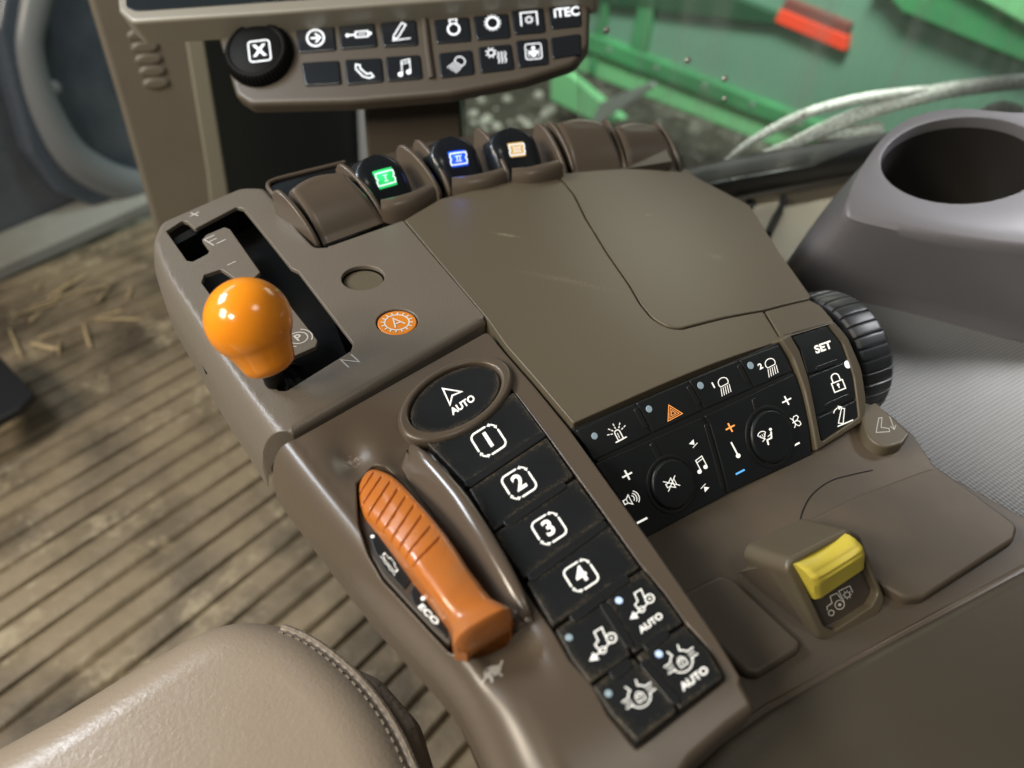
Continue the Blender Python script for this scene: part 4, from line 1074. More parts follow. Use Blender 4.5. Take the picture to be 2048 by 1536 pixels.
# ---- raised ridge right of the throttle
fp = crom(fin_px, 10); n_ = len(fp); rings = []
for i, (u, v) in enumerate(fp):
    t_ = i / (n_ - 1); h = 9.5 * math.sin(math.pi * min(1, (t_ * 1.02 + .02))) ** .55 + .4
    c = onz(u, v, h - 2.5); c2 = onz(*fp[min(i + 1, n_ - 1)], h - 2.5); c0_ = onz(*fp[max(i - 1, 0)], h - 2.5)
    d = unit((c2 - c0_) * (1, 1, 0)); w = np.array([d[1], -d[0], 0]);
    if w[0] < 0: w = -w
    W_ = 7.5 * (.45 + .55 * math.sin(math.pi * min(max(t_, .0), 1)) ** .5)
    top_ = np.array([c[0], c[1], h - 2.5])
    pr = [(-W_ - 6, -h - 5), (-W_ - 1.2, -h * .55), (-W_, -2.6), (-W_ * .85, -.9), (-W_ * .5, -.05), (-W_ * .2, 0), (-.7, -.7), (0, -2.), (0.2, -h - 5)]
    rings.append([top_ + w * a + Z * b for a, b in pr])
mk('ridge', loft(rings, closed=True, cap0=True, cap1=True), M['ridge'], con, 60)

# ---- orange throttle: ribbed band on an arc with a flared thumb rest
Lp = [(714, 972), (713, 990), (724, 1020), (748, 1045), (789, 1091), (822, 1130), (850, 1165), (878, 1202), (895, 1225), (903, 1245), (904, 1262), (907, 1274)]
Rp = [(732, 945), (748, 933), (775, 940), (801, 958), (844, 1004), (888, 1056), (915, 1094), (938, 1130), (958, 1156), (985, 1187), (1008, 1198), (1026, 1208)]
Zp = [-10, -6, -2, 1, 5, 8, 8.5, 8.5, 8, 8, 9.5, 11]
L3 = crom([tuple(onz(u, v, z)) for (u, v), z in zip(Lp, Zp)], 34); R3 = crom([tuple(onz(u, v, z)) for (u, v), z in zip(Rp, Zp)], 34)
n_ = len(L3); rings = []; cum = np.r_[0, np.cumsum([np.linalg.norm(np.array(L3[i + 1]) + R3[i + 1] - np.array(L3[i]) - R3[i]) / 2 for i in range(n_ - 1)])]
ks = 28
for i in range(n_):
    l, r_ = np.array(L3[i]), np.array(R3[i]); ring = []
    ring.append(l + Z * -30 + (r_ - l) * .04); ring.append(l + Z * -9 + (r_ - l) * .0)
    s_ = cum[i]
    for k in range(ks + 1):
        t_ = k / ks; p = l + (r_ - l) * t_
        e = min(t_, 1 - t_) * np.linalg.norm(r_ - l); rad = 4. + 3 * max(0, (i / n_ - .7) / .3)
        z = -(rad - math.sqrt(max(0, rad * rad - (rad - min(e, rad)) ** 2)))
        dip = 0.
        if 4 < s_ < cum[5 * 34 + 10]:
            ph = ((s_ + 2.6 - 1.6 * math.sin(t_ * 2.6)) % 7.2) / 7.2; gd = max(0, 1 - abs(ph - .5) / .1)
            dip = 1.35 * gd * (1 if t_ < .78 else max(0, 1 - (t_ - .78) / .05)) * (1 if t_ > .02 else 0)
        z += 1.5 * math.sin(math.pi * t_) - dip
        ring.append(p + Z * z)
    ring.append(r_ + Z * -9); ring.append(r_ + Z * -30 - (r_ - l) * .04)
    rings.append(ring)
# rear face of the thumb rest
l, r_ = np.array(L3[-1]), np.array(R3[-1]); lb_ = onz(934, 1312, 0); rb_ = onz(1026, 1252, 0)
base_r = rings[-1]
for q, kz in ((.08, .0), (.22, .0), (.5, 0), (.8, 0), (1, 0)):
    nr = []
    for k, p in enumerate(base_r):
        t_ = min(max((k - 2) / ks, 0), 1); tgt = lb_ + (rb_ - lb_) * t_
        if k < 2 or k > ks + 2: nr.append(np.array([p[0] + (tgt - (l + (r_ - l) * t_))[0] * q, p[1] + (tgt - (l + (r_ - l) * t_))[1] * q, p[2]]))
        else:
            edge_z = p[2] - (l + (r_ - l) * t_)[2]
            nr.append(p + (tgt - (l + (r_ - l) * t_)) * q + Z * (2.4 * math.sin(math.pi * min(1, q * 1.15)) if q < .9 else -.2))
    rings.append(nr)
rings.append([np.array(p) * (1, 1, 0) + np.array((0, 2, -8 if 1 < k < ks + 3 else -20)) for k, p in enumerate(rings[-1])])
th = mk('throttle_lever', loft(rings, closed=True, cap0=True, cap1=True), M['orange_mat'], con, 38); tag(th, 'satin orange throttle lever with ribs')
# dark side face with its two small keys
TF = flat(-5.5)
cres_px = [(718, 1030, 2), (760, 1062, 8), (800, 1108, 20), (845, 1160, 20), (895, 1232, 10), (905, 1268, 4), (902, 1292, 2), (866, 1259, 20), (822, 1213, 20), (768, 1154, 20), (739, 1107, 20), (720, 1052, 4)]
tf = slabo('throttle_face', TF, rpoly(TF.pts(cres_px), 2, 2), M['brown_dark'], con, th=18, r=.8, grid=3)
TF2 = Surf(TF.pt(0, 0, .6), TF.ex, TF.ey)
kA_ = slabo('small_key', TF2, rpoly(TF2.pts([(737, 1062), (757, 1066), (800, 1122), (825, 1158), (808, 1180), (770, 1140), (748, 1100)]), 1, 2), M['key_clean'], con, th=1.5, r=.5, grid=0); tag(kA_, 'small dark key with an engine symbol')
kB_ = slabo('small_key', TF2, rpoly(TF2.pts([(827, 1170), (842, 1172), (872, 1212), (893, 1248), (897, 1280), (866, 1250), (826, 1206), (820, 1186)]), 1, 2), M['key_clean'], con, th=1.5, r=.5, grid=0); tag(kB_, 'small dark key lettered ECO')
dotpx(TF2, (745, 1073), 4, M['lit'], kA_); dotpx(TF2, (846, 1197), 4.5, M['lit'], kB_)
place(icon_enginewave(), TF2, (779, 1127), (32, 42), M['lit'], kA_, up=(14, -16)); place(Icon().text('ECO', .36, 0, 0, .03), TF2, (857, 1229), (36, 37), M['lit'], kB_, 'eco_lettering', up=(26, -20))
# turtle printed on the body
place(icon_turtle(), SB, (985, 1343), (48, -30), M['grey_mark'], body, 'turtle_mark', .25)

# ---- steering oval and keypad keys
def ell(cx, cy, a, b, th_, n=64):
    c, s_ = math.cos(R(th_)), math.sin(R(th_)); return [(cx + a * math.cos(t_) * c + b * math.sin(t_) * s_, cy + a * math.cos(t_) * s_ * -1 * -1 + b * math.sin(t_) * c * -1 * -1) for t_ in np.linspace(0, 2 * math.pi, n, endpoint=False)]
def ellp(cx, cy, a, b, deg, n=72):
    c, s_ = math.cos(R(deg)), math.sin(R(deg)); return [(cx + a * math.cos(t_) * c - b * math.sin(t_) * s_, cy + a * math.cos(t_) * s_ + b * math.sin(t_) * c) for t_ in np.linspace(0, 2 * math.pi, n, endpoint=False)]
KS = flat(-1.)
ro = [flat(-.5).px(*p) for p in ellp(910, 799, 126, 68, -29)]; ri = [flat(-.5).px(*p) for p in ellp(910, 797, 102, 55, -29)]
s_ = flat(1.2)
bz = slabo('oval_bezel', s_, ro, M['brown_gloss'], con, holes=[ri], th=7, thh=5, r=2.6, rh=1.8, grid=4, seg=6); tag(bz, 'raised brown oval bezel')
ov = slabo('steering_button', flat(-.8), [tuple(np.mean(ri, axis=0) + (np.array(p) - np.mean(ri, axis=0)) * .985) for p in ri], M['key'], con, th=5, r=1.5, grid=4, edge=6.); tag(ov, 'black oval button lettered AUTO with an arrow')
place(icon_steer(), flat(-.8), (905, 786), (34, -18), M['lit'], ov); place(Icon().text('AUTO', .27, 0, 0, .035), flat(-.8), (926, 810), (43, -29), M['lit'], ov, 'auto_lettering')
kd = [
 ('number_key', 'black key numbered 1', [(852, 884), (940, 860), (1020, 788), (1028, 784), (1089, 866), (934, 969)]),
 ('number_key', 'black key numbered 2', [(938, 977), (1093, 873), (1148, 952), (986, 1062)]),
 ('number_key', 'black key numbered 3', [(989, 1066), (1151, 956), (1211, 1038), (1048, 1156), (1008, 1098)]),
 ('number_key', 'black key numbered 4', [(1053, 1164), (1215, 1045), (1271, 1122), (1281, 1134), (1106, 1252)]),
 ('front_axle_auto_key', 'black key with a tractor symbol and AUTO', [(1207, 1190), (1285, 1137), (1325, 1186), (1364, 1241), (1366, 1245), (1269, 1306)]),
 ('front_axle_key', 'black key with a tractor symbol', [(1112, 1258), (1202, 1195), (1264, 1309), (1182, 1366), (1144, 1318)]),
 ('diff_lock_key', 'black key with a lock and axle symbol', [(1186, 1371), (1267, 1314), (1357, 1421), (1276, 1484), (1221, 1425)]),
 ('diff_lock_auto_key', 'black key with a lock and axle symbol and AUTO', [(1273, 1310), (1369, 1250), (1419, 1301), (1449, 1354), (1362, 1418)]),
]
kobj = []
for n_, l_, px in kd:
    o = slabo(n_, KS, rpoly([KS.px(*p) for p in px], 1.2, 2.5), M['key'], con, th=5, r=1.0, grid=3, edge=7.); tag(o, l_); kobj.append(o)
for t_, p, o in (('1', (977, 881), kobj[0]), ('2', (1038, 966), kobj[1]), ('3', (1098, 1057), kobj[2]), ('4', (1162, 1151), kobj[3])):
    place(icon_box(t_), KS, p, (56, -36), M['lit'], o)
groove(KS, (1010, 1050), (1130, 969), 4.2, kobj[1], 'rib'); groove(KS, (932, 972), (1088, 868), 4.0, kobj[0], 'rib'); groove(KS, (1058, 1158), (1212, 1046), 4.0, kobj[2], 'rib')
groove(KS, (1142, 1240), (1256, 1154), 4.2, kobj[3], 'rib'); groove(KS, (1222, 1354), (1262, 1324), 4.2, kobj[5], 'rib'); groove(KS, (1290, 1298), (1336, 1264), 4.2, kobj[7], 'rib')
groove(KS, (1206, 1206), (1262, 1296), 4.2, kobj[5], 'rib'); groove(KS, (1284, 1322), (1356, 1408), 4.2, kobj[6], 'rib')
place(icon_tractor(), KS, (1286, 1208), (52, -33), M['lit'], kobj[4]); place(Icon().text('AUTO', .27, 0, 0, .03), KS, (1302, 1246), (42, -31), M['lit'], kobj[4], 'auto_lettering')
place(icon_tractor(), KS, (1208, 1288), (58, -37), M['lit'], kobj[5])
place(icon_diff(), KS, (1278, 1392), (52, -36), M['lit'], kobj[6]); place(icon_diff(), KS, (1362, 1322), (52, -36), M['lit'], kobj[7])
place(Icon().text('AUTO', .27, 0, 0, .03), KS, (1389, 1357), (49, -37), M['lit'], kobj[7], 'auto_lettering')
for p, o, m_ in (((1138, 1275), kobj[5], 'led'), ((1238, 1201), kobj[4], 'led_on'), ((1217, 1387), kobj[6], 'led'), ((1318, 1308), kobj[7], 'led_on')): dotpx(KS, p, 7.6, M[m_], o)

# ---- recess behind the keypad
ZR = -48
rec = flat(ZR)
rf = slabo('recess_floor', rec, rpoly(rec.pts([(1180, 960), (1620, 860), (1730, 800), (1780, 825), (1830, 868), (1875, 935, 10), (2100, 1060), (2250, 1040), (2200, 1180), (1530, 1440), (1400, 1420)]), 6, 5), M['tray'], con, grid=0, th=60, r=3); tag(rf, 'brown recess floor')
# shoulder below the switch panel
s_ = Surf((0, 0, ZR + 6), X, Y)
tb = Surf(SW.o + SW.n * 1.5, SW.ex, SW.ey, SW.h)
tab = slabo('seat_tab', flat(-40), rpoly(flat(-40).pts([(1722, 815, 4), (1752, 803, 2), (1820, 868, 2), (1806, 886, 6), (1770, 896, 12), (1738, 878, 12), (1728, 850, 6)]), 3, 3), M['brown'], con, grid=0, th=10, r=1.5); tag(tab, 'small brown tab with a seat symbol')
place(icon_seatback(), flat(-40), (1768, 850), (44, -6), M['grey_mark'], tab, 'seat_mark')
mk('recess_seam', tube([onz(u, v, ZR + .3) for u, v in crom([(1599, 1048), (1606, 1020), (1625, 988), (1660, 962), (1700, 950), (1745, 940)], 8)], .3, 6), M['groove'], con)
s_ = flat(ZR + 5)
p1 = slabo('left_pad', s_, rpoly(s_.pts([(1340, 1195, 6), (1439, 1147, 6), (1470, 1158, 4), (1606, 1284, 5), (1598, 1300, 4), (1518, 1350, 5), (1490, 1345, 6)]), 3, 2.5), M['tray'], con, grid=5, th=9, r=2.8, seg=6); tag(p1, 'raised brown pad left of the yellow lever')
s_ = flat(ZR + 6)
p2 = slabo('right_pad', s_, rpoly(s_.pts([(1590, 1052, 4), (1725, 985, 10), (1872, 930, 10), (2037, 1050, 6), (2030, 1078, 6), (1850, 1194, 8), (1815, 1198, 8), (1740, 1155, 8)]), 3, 3), M['tray'], con, grid=6, th=9, r=2.2, seg=5); tag(p2, 'large raised brown pad right of the yellow lever')

# ---- yellow rocker in its hooded housing
fb0, fb1 = onz(1646, 1284, ZR), onz(1775, 1212, ZR); ft0, ft1 = onz(1572, 1122, -14), onz(1722, 1062, -14)
exf = unit(((fb1 - fb0) + (ft1 - ft0))); PF = Surf(fb0, exf, unit(ft0 - fb0))
face = [(1590, 1150), (1600, 1122), (1700, 1068), (1730, 1075), (1768, 1190), (1755, 1225), (1672, 1280), (1645, 1270)]
rim_o = rpoly(PF.pts([(1572, 1140, 6), (1580, 1118, 6), (1700, 1058, 8), (1724, 1072, 6), (1774, 1200, 6), (1760, 1232, 6), (1668, 1288, 6), (1640, 1280, 6)]), 3, 2)
rim_i = rpoly(PF.pts([(1592, 1132, 1), (1616, 1112, 2), (1695, 1068, 4), (1712, 1082, 3), (1758, 1186, 4), (1744, 1212, 4), (1668, 1262, 4), (1648, 1252, 4)]), 3, 2)
hd_ = slabo('lever_hood', PF, rim_o, M['brown'], con, holes=[rim_i], th=30, thh=6, r=2.2, rh=1.0, grid=3, seg=5); tag(hd_, 'brown hood around the yellow rocker')
PF2 = Surf(PF.pt(0, 0, -4.5), PF.ex, PF.ey); slabo('hood_face', PF2, rpoly(PF2.pts([(1585, 1125), (1700, 1060), (1765, 1195), (1755, 1225), (1668, 1275), (1640, 1268)]), 2, 3), M['brown_dark'], con, th=4, r=.3, grid=0)
# sloping back of the hood
bk0, bk1, bk2, bk3 = onz(1478, 1143, ZR + 3), onz(1590, 1072, ZR + 3), onz(1700, 1062, -18), onz(1578, 1122, -18)
o = mk('hood_back', hexa([bk0, bk1, bk2, bk3], [bk0 * (1, 1, 0) + Z * (ZR - 6), bk1 * (1, 1, 0) + Z * (ZR - 6), bk2 * (1, 1, 0) + Z * (ZR - 6) + Y * 1, bk3 * (1, 1, 0) + Z * (ZR - 6)]), M['brown'], con); bevel(o, 2.2, 4)
o = mk('hood_cheek', hexa([bk0, bk3, onz(1576, 1130, -17), onz(1640, 1276, ZR + 1)], [p * (1, 1, 0) + np.array((2, 2, ZR - 4)) for p in (bk0, bk3, onz(1576, 1130, -17), onz(1640, 1276, ZR + 1))]), M['brown_gloss'], con); bevel(o, 1.2)
# yellow rocker: saddle-shaped, grooved
tpL, tpR = np.array((1586, 1128.)), np.array((1690, 1067.)); btL, btR = np.array((1628, 1198.)), np.array((1726, 1132.))
rings = []
for j in range(23):
    q = j / 22; row = []
    for k in range(25):
        t_ = k / 24
        px = (tpL + (tpR - tpL) * t_) * (1 - q) + (btL + (btR - btL) * t_) * q + np.array((3, 6)) * math.sin(math.pi * t_) * (1 - q)
        h = float(np.interp(q, [0, .08, .3, .55, .8, 1], [3.5, 6.5, 9, 7.5, 4.5, 2.2])) - 2.6 * math.sin(math.pi * t_) * (1 - q)
        for qc in (.14, .3, .46): h += .75 * math.exp(-((q - qc) / .045) ** 2) * min(1, 5 * t_ * (1 - t_))
        if k in (0, 24): h -= 1.6
        elif k in (1, 23): h -= .5
        row.append(PF.pt(*PF.px(px[0], px[1]), h))
    rings.append(row)
vv, ff = loft(rings, closed=False)
rim_i_ = [j * 25 for j in range(23)] + [22 * 25 + k for k in range(1, 25)] + [j * 25 + 24 for j in range(21, -1, -1)] + [k for k in range(23, 0, -1)]
k0 = len(vv); vv += [tuple(np.array(vv[i]) - PF.n * 14) for i in rim_i_]
ff += [(rim_i_[i], rim_i_[(i + 1) % len(rim_i_)], k0 + (i + 1) % len(rim_i_), k0 + i) for i in range(len(rim_i_))]
yr = mk('yellow_rocker', (vv, ff), M['yellow'], con, 50); tag(yr, 'grooved yellow rocker')
place(icon_wheelpto(), PF2, (1677, 1203), (50, -24), M['white_mark'], hd_, 'tractor_mark')

# ---- padded armrest behind the recess
ar = flat(-40)
pad = thing('armrest_pad', 'dark brown padded armrest at the lower right', 'armrest', ar.pt(*ar.px(1800, 1400), -60))
slabo('pad_cover', ar, rpoly(ar.pts([(1395, 1530, 10), (1450, 1478, 8), (1540, 1414, 8), (1700, 1322), (2060, 1130), (2350, 1000), (2600, 1900), (1200, 2000), (1330, 1620)]), 4, 6), M['pad'], pad, grid=10, th=70, r=6, seg=7)
ar2 = flat(-46)
slabo('pad_lip', ar2, rpoly(ar2.pts([(1350, 1560, 10), (1440, 1470, 8), (1530, 1404, 6), (1700, 1312), (2060, 1118), (2350, 985), (2600, 1900), (1150, 2000)]), 4, 6), M['brown_gloss'], pad, grid=0, th=60, r=2.5)

# ---- row of finger paddles
pd = [('blank', (642, 478), (764, 434), (593, 394), (697, 355), None), ('lit', (758, 440), (872, 388), (728, 330), (815, 300), 1), ('lit', (905, 380), (1013, 352), (878, 290), (965, 262), 2),
      ('lit', (1020, 358), (1125, 338), (992, 262), (1080, 250), 3), ('blank', (1148, 337), (1250, 334), (1122, 256), (1212, 256), None), ('blank', (1258, 333), (1358, 329), (1240, 262), (1322, 262), None)]
def psurf(b0, b1, t0, t1):
    B0, B1 = [SA.pt(*SA.px(*q), -3) if q[0] > 1000 else onz(*q, -3) for q in (b0, b1)]; e = unit(B1 - B0); f_ = unit(np.cross(Z, e)); s0 = Surf(B0, e, unit(f_ * .78 + Z * .62)); return s0, np.linalg.norm(B1 - B0)
for kind, b0, b1, t0, t1, num in pd:
    s0, wd_ = psurf(b0, b1, t0, t1)
    Lh = (s0.px(*t0)[1] + s0.px(*t1)[1]) / 2
    rings = []
    nr = 16; 
    x0 = .0; x1 = wd_
    a0t, a1t = s0.px(*t0)[0], s0.px(*t1)[0]
    if kind == 'blank':
        for j in range(-2, nr + 9):
            q = j / nr; row = []
            for k in range(21):
                t_ = k / 20; xx = (x0 * (1 - t_) + x1 * t_) * (1 - min(max(q, 0), 1)) + (a0t * (1 - t_) + a1t * t_) * min(max(q, 0), 1)
                if q <= 1:
                    y_ = q * Lh; h = 3.2 * math.sin(math.pi * min(max(q, 0), 1) * .9)
                else:
                    an = (q - 1) / .5 * R(115); rr_ = 6.5; y_ = Lh + rr_ * math.sin(an) + 4.5 * math.sin(math.pi * t_) * min(1, (q - 1) * 5); h = 3.2 * math.sin(math.pi * .9) - rr_ * (1 - math.cos(an)) - 1.2 * math.sin(math.pi * t_)
                ed = min(t_, 1 - t_) * (x1 - x0); h -= 1.2 * max(0, 1 - ed / 1.5) ** 2
                row.append(s0.pt(xx, y_, h))
            row = [p - s0.n * 0 for p in row]
            rings.append([row[0] - s0.n * 16] + row + [row[-1] - s0.n * 16])
        o = mk('finger_paddle', loft(rings, closed=False), M['brown_gloss'], con, 40)
        tag(o, 'plain brown finger paddle')
    else:
        # black rounded paddle standing back, with its backlit badge
        bw = {1: ((732, 385), (806, 350), (725, 330), (800, 298), (771, 356)), 2: ((885, 350), (960, 325), (880, 285), (945, 264), (917, 317)), 3: ((1000, 335), (1080, 315), (990, 268), (1062, 254), (1034, 299))}[num]
        Bc = onz(*bw[4], 12); sB = Surf(Bc, unit(onz(*bw[1], 0) - onz(*bw[0], 0)), (0, .62, .78)); 
        hw_ = np.linalg.norm(onz(*bw[1], 10) - onz(*bw[0], 10)) * .5 + 2.5
        rr_ = []
        for j in range(25):
            q = j / 24; bb = -26 + 44 * q; row = []
            for k in range(25):
                t_ = -1 + 2 * k / 24
                wtp = hw_ * (.82 + .18 * math.sin(math.pi * min(max(q, 0.), 1) * .75 + .3)) * (math.sqrt(max(.02, 1 - max(0, (q - .72) / .3) ** 2)))
                h = 1.0 * (1 - t_ * t_) * -1.6 + 1.5 - 13 * max(0, q - .60) ** 1.6 * 2.2 - 5 * abs(t_) ** 6 - 8 * max(0, .25 - q) ** 1.2
                row.append(sB.pt(t_ * wtp, bb, h))
            rr_.append([row[0] - sB.n * 12] + row + [row[-1] - sB.n * 12])
        o = mk('lit_paddle', loft(rr_, closed=False), M['bar_key'], con, 50)
        tag(o, 'black finger paddle with a lit %s badge marked %s' % ({1: 'green', 2: 'blue', 3: 'amber'}[num], {1: 'I', 2: 'II', 3: 'III'}[num]))
        gem = {1: 'gem_green', 2: 'gem_blue', 3: 'gem_amber'}[num]
        dvb = {1: (40, -11), 2: (37, -5), 3: (34, -4)}[num]
        sg = Surf(sB.pt(0, 0, .3), sB.ex, sB.ey)
        c = np.array(sg.px(*bw[4])); e = np.array(sg.px(bw[4][0] + dvb[0] / 2, bw[4][1] + dvb[1] / 2)) - np.array(sg.px(bw[4][0] - dvb[0] / 2, bw[4][1] - dvb[1] / 2)); f_ = np.array([-e[1], e[0]])
        bd = slabo('badge', sg, rpoly([tuple(c + e * a + f_ * b) for a, b in ((-.45, -.36), (.45, -.36), (.45, .36), (-.45, .36))], .8, 2), M[gem], o, th=1.4, r=.1, grid=0)
        place(icon_badge(num), sg, bw[4], dvb, M['litc'], bd, 'numeral')
        if num < 3:
            pl = bpy.data.lights.new('badge_glow', 'POINT'); pl.energy = .005 if num == 2 else .002; pl.color = (.1, .2, 1) if num == 2 else (.1, 1, .5); pl.shadow_soft_size = .003
            po = bpy.data.objects.new('badge_glow', pl); COL.objects.link(po); po.location = tuple(sg.pt(c[0], c[1] + 3, 4) / 1000)
        # curved brown lip in front
        lp = {1: [(762, 410), (790, 408), (830, 396), (866, 376)], 2: [(904, 365), (940, 364), (980, 356), (1010, 344)], 3: [(1024, 346), (1060, 346), (1095, 338), (1122, 328)]}[num]
        P = crom(lp, 6); rg = []
        for u, v in P:
            c0_ = onz(u, v, 5); rg.append(c0_)
        ring = []
        for i, c0_ in enumerate(rg):
            d = unit(rg[min(i + 1, len(rg) - 1)] - rg[max(i - 1, 0)]); w = np.cross(Z, d)
            sc_ = .75 + .25 * math.sin(math.pi * i / (len(rg) - 1))
            ring.append([c0_ + (w * a + Z * b) * sc_ for a, b in ((-5, -14), (-4.2, -4), (-2.6, .2), (0, 2.2), (3, 3.2), (4.5, 3.), (5, 2), (4, .8), (2, -1.2), (3, -14))])
        mk('lip', loft(ring, closed=True, cap0=True, cap1=True), M['brown_gloss'], con, 50)
# dividing fins
fins = [((636, 486), (556, 380)), ((768, 432), (684, 328)), ((881, 384), (806, 290)), ((902, 380), (838, 280)), ((1024, 358), (960, 256)), ((1134, 341), (1080, 246)), ((1150, 337), (1102, 243)), ((1253, 334), (1212, 238)), ((1363, 331), (1314, 244))]
for b, t_ in fins:
    zt = 20 if b[0] < 1200 else 16
    Bp_ = SA.pt(*SA.px(*b), -2.5) if b[0] > 1000 else onz(*b, -3)
    Tp = onz(*t_, zt + (Bp_[2] + 3) * .8)
    e = unit((Tp - Bp_) * (1, 1, 0)); L_ = np.linalg.norm((Tp - Bp_)[:2]); rise = Tp[2] - Bp_[2]; w = np.cross(Z, e) * 1.7
    prof = [(-1, -12), (-.5, -1)] + [(L_ * (1 - math.cos(a)) * 1.0, rise * math.sin(a) + 0) for a in np.linspace(.12, math.pi / 2, 12)] + [(L_ + 4, rise - 1.5), (L_ + 7, rise - 6), (L_ + 7.5, -12)]
    V = []; n_ = len(prof)
    prof = [((p[0] * .62 + (L_ * p[1] / max(rise, 1)) * .38) if 1 < i < n_ - 3 else p[0], p[1]) for i, p in enumerate(prof)]
    for s_ in (-1, 1): V += [tuple(Bp_ + e * a + Z * b_ + w * s_) for a, b_ in prof]
    F = [tuple(range(n_)), tuple(range(2 * n_ - 1, n_ - 1, -1))] + [(i, (i + 1) % n_, (i + 1) % n_ + n_, i + n_) for i in range(n_)]
    o = mk('divider_fin', (V, F), M['brown_gloss'], con, 50); bevel(o, 1.1, 3)
# floor of the paddle bay and the glossy tray behind the first paddle
BY = flat(-14)
slabo('paddle_bay', BY, rpoly(BY.pts([(560, 400), (700, 330), (850, 285), (1000, 262), (1110, 250), (1315, 265), (1345, 322), (1110, 360), (900, 400), (760, 450), (640, 500)]), 2, 6), M['brown_dark'], con, grid=0, th=20, r=.5)
ty = flat(4)
tyr = slabo('glossy_tray', ty, rpoly(ty.pts([(534, 376, 4), (545, 362, 4), (640, 338, 4), (716, 322, 4), (735, 350), (600, 400), (575, 410)]), 2, 4), M['black_gloss'], con, grid=0, th=18, r=1.2); tag(tyr, 'glossy black tray behind the first paddle')
mk('tray_rim', tube([ty.pt(*ty.px(u, v), 1.) for u, v in crom([(580, 425), (556, 400), (537, 378), (546, 364), (600, 349), (690, 327)], 6)], 1.6, 8), M['brown_gloss'], con)

# ================================================================== DISPLAY AND KEY BAR
KB = Surf(at(800, 120, 640), at(1170, 62, 640) - at(440, 150, 655), at(800, 20, 655) - at(800, 190, 640))
bar = thing('control_bar', 'brown control bar with a round X knob and rows of black keys under the display', 'control bar', KB.pt(*KB.px(830, 300)))
bar_px = [(430, 56, 6), (600, 34, 20), (900, 6, 20), (1120, -18, 10), (1176, -20, 8), (1180, 20), (1178, 88, 14), (1150, 125, 16), (1050, 158, 30), (900, 187, 30), (700, 204, 30), (500, 209, 12), (470, 190, 10)]
hsg = slabo('bar_housing', KB, rpoly(KB.pts(bar_px), 6, 6), M['bar_brown'], bar, th=13, r=5, grid=14, seg=6, angle=60)
# round knob
kc = np.array(KB.px(520, 112)); KX = unit(KB.ex)
rk = np.linalg.norm(np.array(KB.px(587, 107)) - kc)
def kring(r_, off, tooth=0.): return [KB.pt(kc[0] + (r_ - (tooth if k % 4 < 2 else 0)) * math.cos(2 * math.pi * k / 192), kc[1] + (r_ - (tooth if k % 4 < 2 else 0)) * math.sin(2 * math.pi * k / 192), off) for k in range(192)]
kn2 = mk('round_knob', loft([kring(rk + .5, -1), kring(rk + .5, 2, 1.0), kring(rk - .3, 6, 1.2), kring(rk - 2.8, 9.5, 1.0), kring(rk - 4.2, 10.5), kring(rk - 5.4, 10.6), kring(rk - 5.8, 9.6), kring(rk - 7, 9.4), kring(rk - 8, 10.0), kring(2, 10.2)], cap1=True), M['black'], bar, 40); tag(kn2, 'round black knob marked with a boxed X')
KK = Surf(KB.pt(0, 0, 10.3), KB.ex, KB.ey); place(icon_x(), KK, (519, 102), (50, -6), M['litc'], kn2)
rows_ = {0: [((590, 56), (668, 50), (673, 100), (596, 106)), ((676, 49), (748, 44), (756, 93), (681, 99)), ((758, 44), (832, 38), (837, 90), (766, 94)), ((866, 38), (938, 32), (943, 82), (872, 87)), ((945, 31), (1016, 25), (1022, 75), (952, 80)), ((1022, 18), (1086, 12), (1092, 64), (1028, 69)), ((1096, 10), (1160, 4), (1164, 52), (1101, 58))],
         1: [((600, 124), (678, 119), (684, 168), (610, 172)), ((687, 118), (763, 114), (768, 163), (693, 170)), ((769, 112), (840, 108), (846, 157), (774, 163)), ((876, 105), (944, 98), (950, 148), (880, 156)), ((955, 93), (1022, 86), (1030, 138), (960, 146)), ((1030, 80), (1094, 74), (1098, 128), (1036, 135)), ((1100, 74), (1162, 65), (1163, 108), (1104, 118))]}
icons = {0: [(icon_go(), (631, 76), 42), (icon_cyl(), (717, 69), 48), (icon_pen(), (800, 63), 42), (icon_eng(), (907, 54), 38), (icon_gear(), (985, 46), 36), (icon_pto(), (1058, 38), 36), (None, (1133, 25), 44)],
         1: [(None, None, 0), (icon_phone(), (729, 141), 40), (icon_note(), (809, 136), 38), (icon_light(), (915, 127), 40), (icon_heat(), (992, 113), 42), (icon_seat(), (1067, 103), 36), (None, None, 0)]}
KR = Surf(KB.pt(0, 0, 1.6), KB.ex, KB.ey)
lab = {0: ['circled arrow', 'cylinder', 'pen', 'round engine', 'gear', 'shaft', 'iTEC lettering'], 1: ['', 'telephone', 'music note', 'work lamp', 'gear and heat', 'seat', '']}
for r_ in (0, 1):
    for i, q in enumerate(rows_[r_]):
        o = slabo('bar_key', KR, rpoly(KR.pts(q), 3, 4), M['bar_key'], bar, th=5, r=1.8, grid=0, seg=4)
        tag(o, ('black bar key with a lit %s symbol' % lab[r_][i]) if lab[r_][i] else 'blank black bar key')
        if r_ == 0 and i == 6: tag(o, 'black bar key lettered iTEC'); place(Icon().text('iTEC', .46, 0, 0, .03), KR, (1133, 25), (40, -4), M['litc'], o, 'lettering')
        ic, pc, sz = icons[r_][i]
        if ic: place(ic, KR, pc, (sz * .8, sz * .5) if (r_, i) == (1, 3) else (sz, -sz * .09), M['litc'], o)
mk('bar_rib', tube([KB.pt(*KB.px(u, v), 1) for u, v in ((849, 40), (856, 100), (864, 158))], 2.6, 10, up=KB.n), M['bar_brown'], bar)
BK = Surf(at(825, 250, 690), KB.ex, Z); BK = Surf(at(825, 250, 690), unit(BK.ex * (1, 1, 0)), Z)
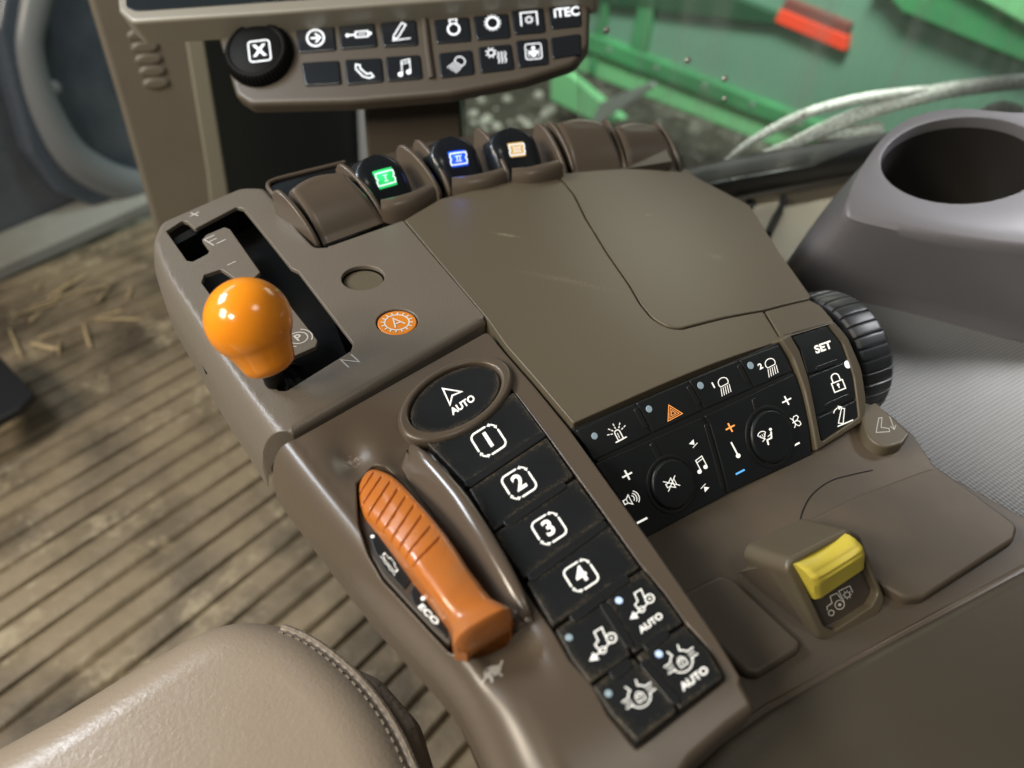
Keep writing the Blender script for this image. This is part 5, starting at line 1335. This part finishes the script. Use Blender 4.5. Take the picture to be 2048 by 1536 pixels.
slabo('bracket', BK, rpoly(BK.pts([(722, 150), (918, 150), (926, 300), (938, 420), (745, 420), (732, 290)]), 3, 20), M['bar_brown'], bar, th=40, r=4, grid=0)

DS = Surf(at(700, 0, 630), at(1170, -30, 630) - at(255, 38, 642), at(700, -300, 680) - at(700, 0, 630))
dsp = thing('display_monitor', 'dark display screen with a beige bezel above the control bar', 'display', DS.pt(*DS.px(700, 10), -30))
slabo('bezel', DS, rpoly(DS.pts([(215, -200, 4), (236, 20, 4), (262, 44, 10), (560, 24), (900, -2), (1200, -22), (1180, -400), (200, -400)]), 6, 14), M['bezel'], dsp, th=26, r=3.5, grid=0, seg=5)
D2 = Surf(DS.pt(0, 0, .8), DS.ex, DS.ey)
slabo('screen', D2, rpoly(D2.pts([(240, -200), (252, 14, 6), (270, 22, 8), (700, -8), (1160, -42), (1160, -380), (225, -380)]), 6, 14), M['screen'], dsp, th=3, r=.4, grid=0)

# ---- small things: stitched seam of the cushion, pedal, black seat base
mk('piping', tube(SP_, 2.6, 10), M['leather_side'], cu)
Q_ = crom([tuple(p) for p in ST_], 30); acc = 0.; on = True; st = Q_[0]
for a, b in zip(Q_[:-1], Q_[1:]):
    acc += np.linalg.norm(np.array(b) - a)
    if on and acc > 2.6:
        d = np.array(b) - st; mk('stitch', tube([np.array(st) + Z * .3, np.array(b) + Z * .3], .6, 6), M['thread'], cu); on = False; acc = 0.
    elif not on and acc > 2.2: on = True; acc = 0.; st = b
pdl = slabo('pedal', flat(-560), rpoly(flat(-560).pts([(-80, 690), (0, 712), (68, 785), (40, 815), (-80, 880)]), 8, 8), M['rubber'], grid=0, th=14, r=4); tag(pdl, 'black rubber pedal at the left edge above the floor', 'pedal')
WLp = flat(-553)
for k in range(4):
    a = np.array(WLp.px(-70 + k * 6, 722 + k * 30)); b = np.array(WLp.px(30 + k * 2, 745 + k * 18))
    mk('tread', tube([WLp.pt(*a), WLp.pt(*b)], 4, 8), M['rubber'], None) if False else None
sb_ = blk('pedestal', [(130, 330), (130, 140), (130, 20), (300, 20), (300, 330)], -560, -240, M['black']); tag(sb_, 'black pedestal under the brown console', 'pedestal')
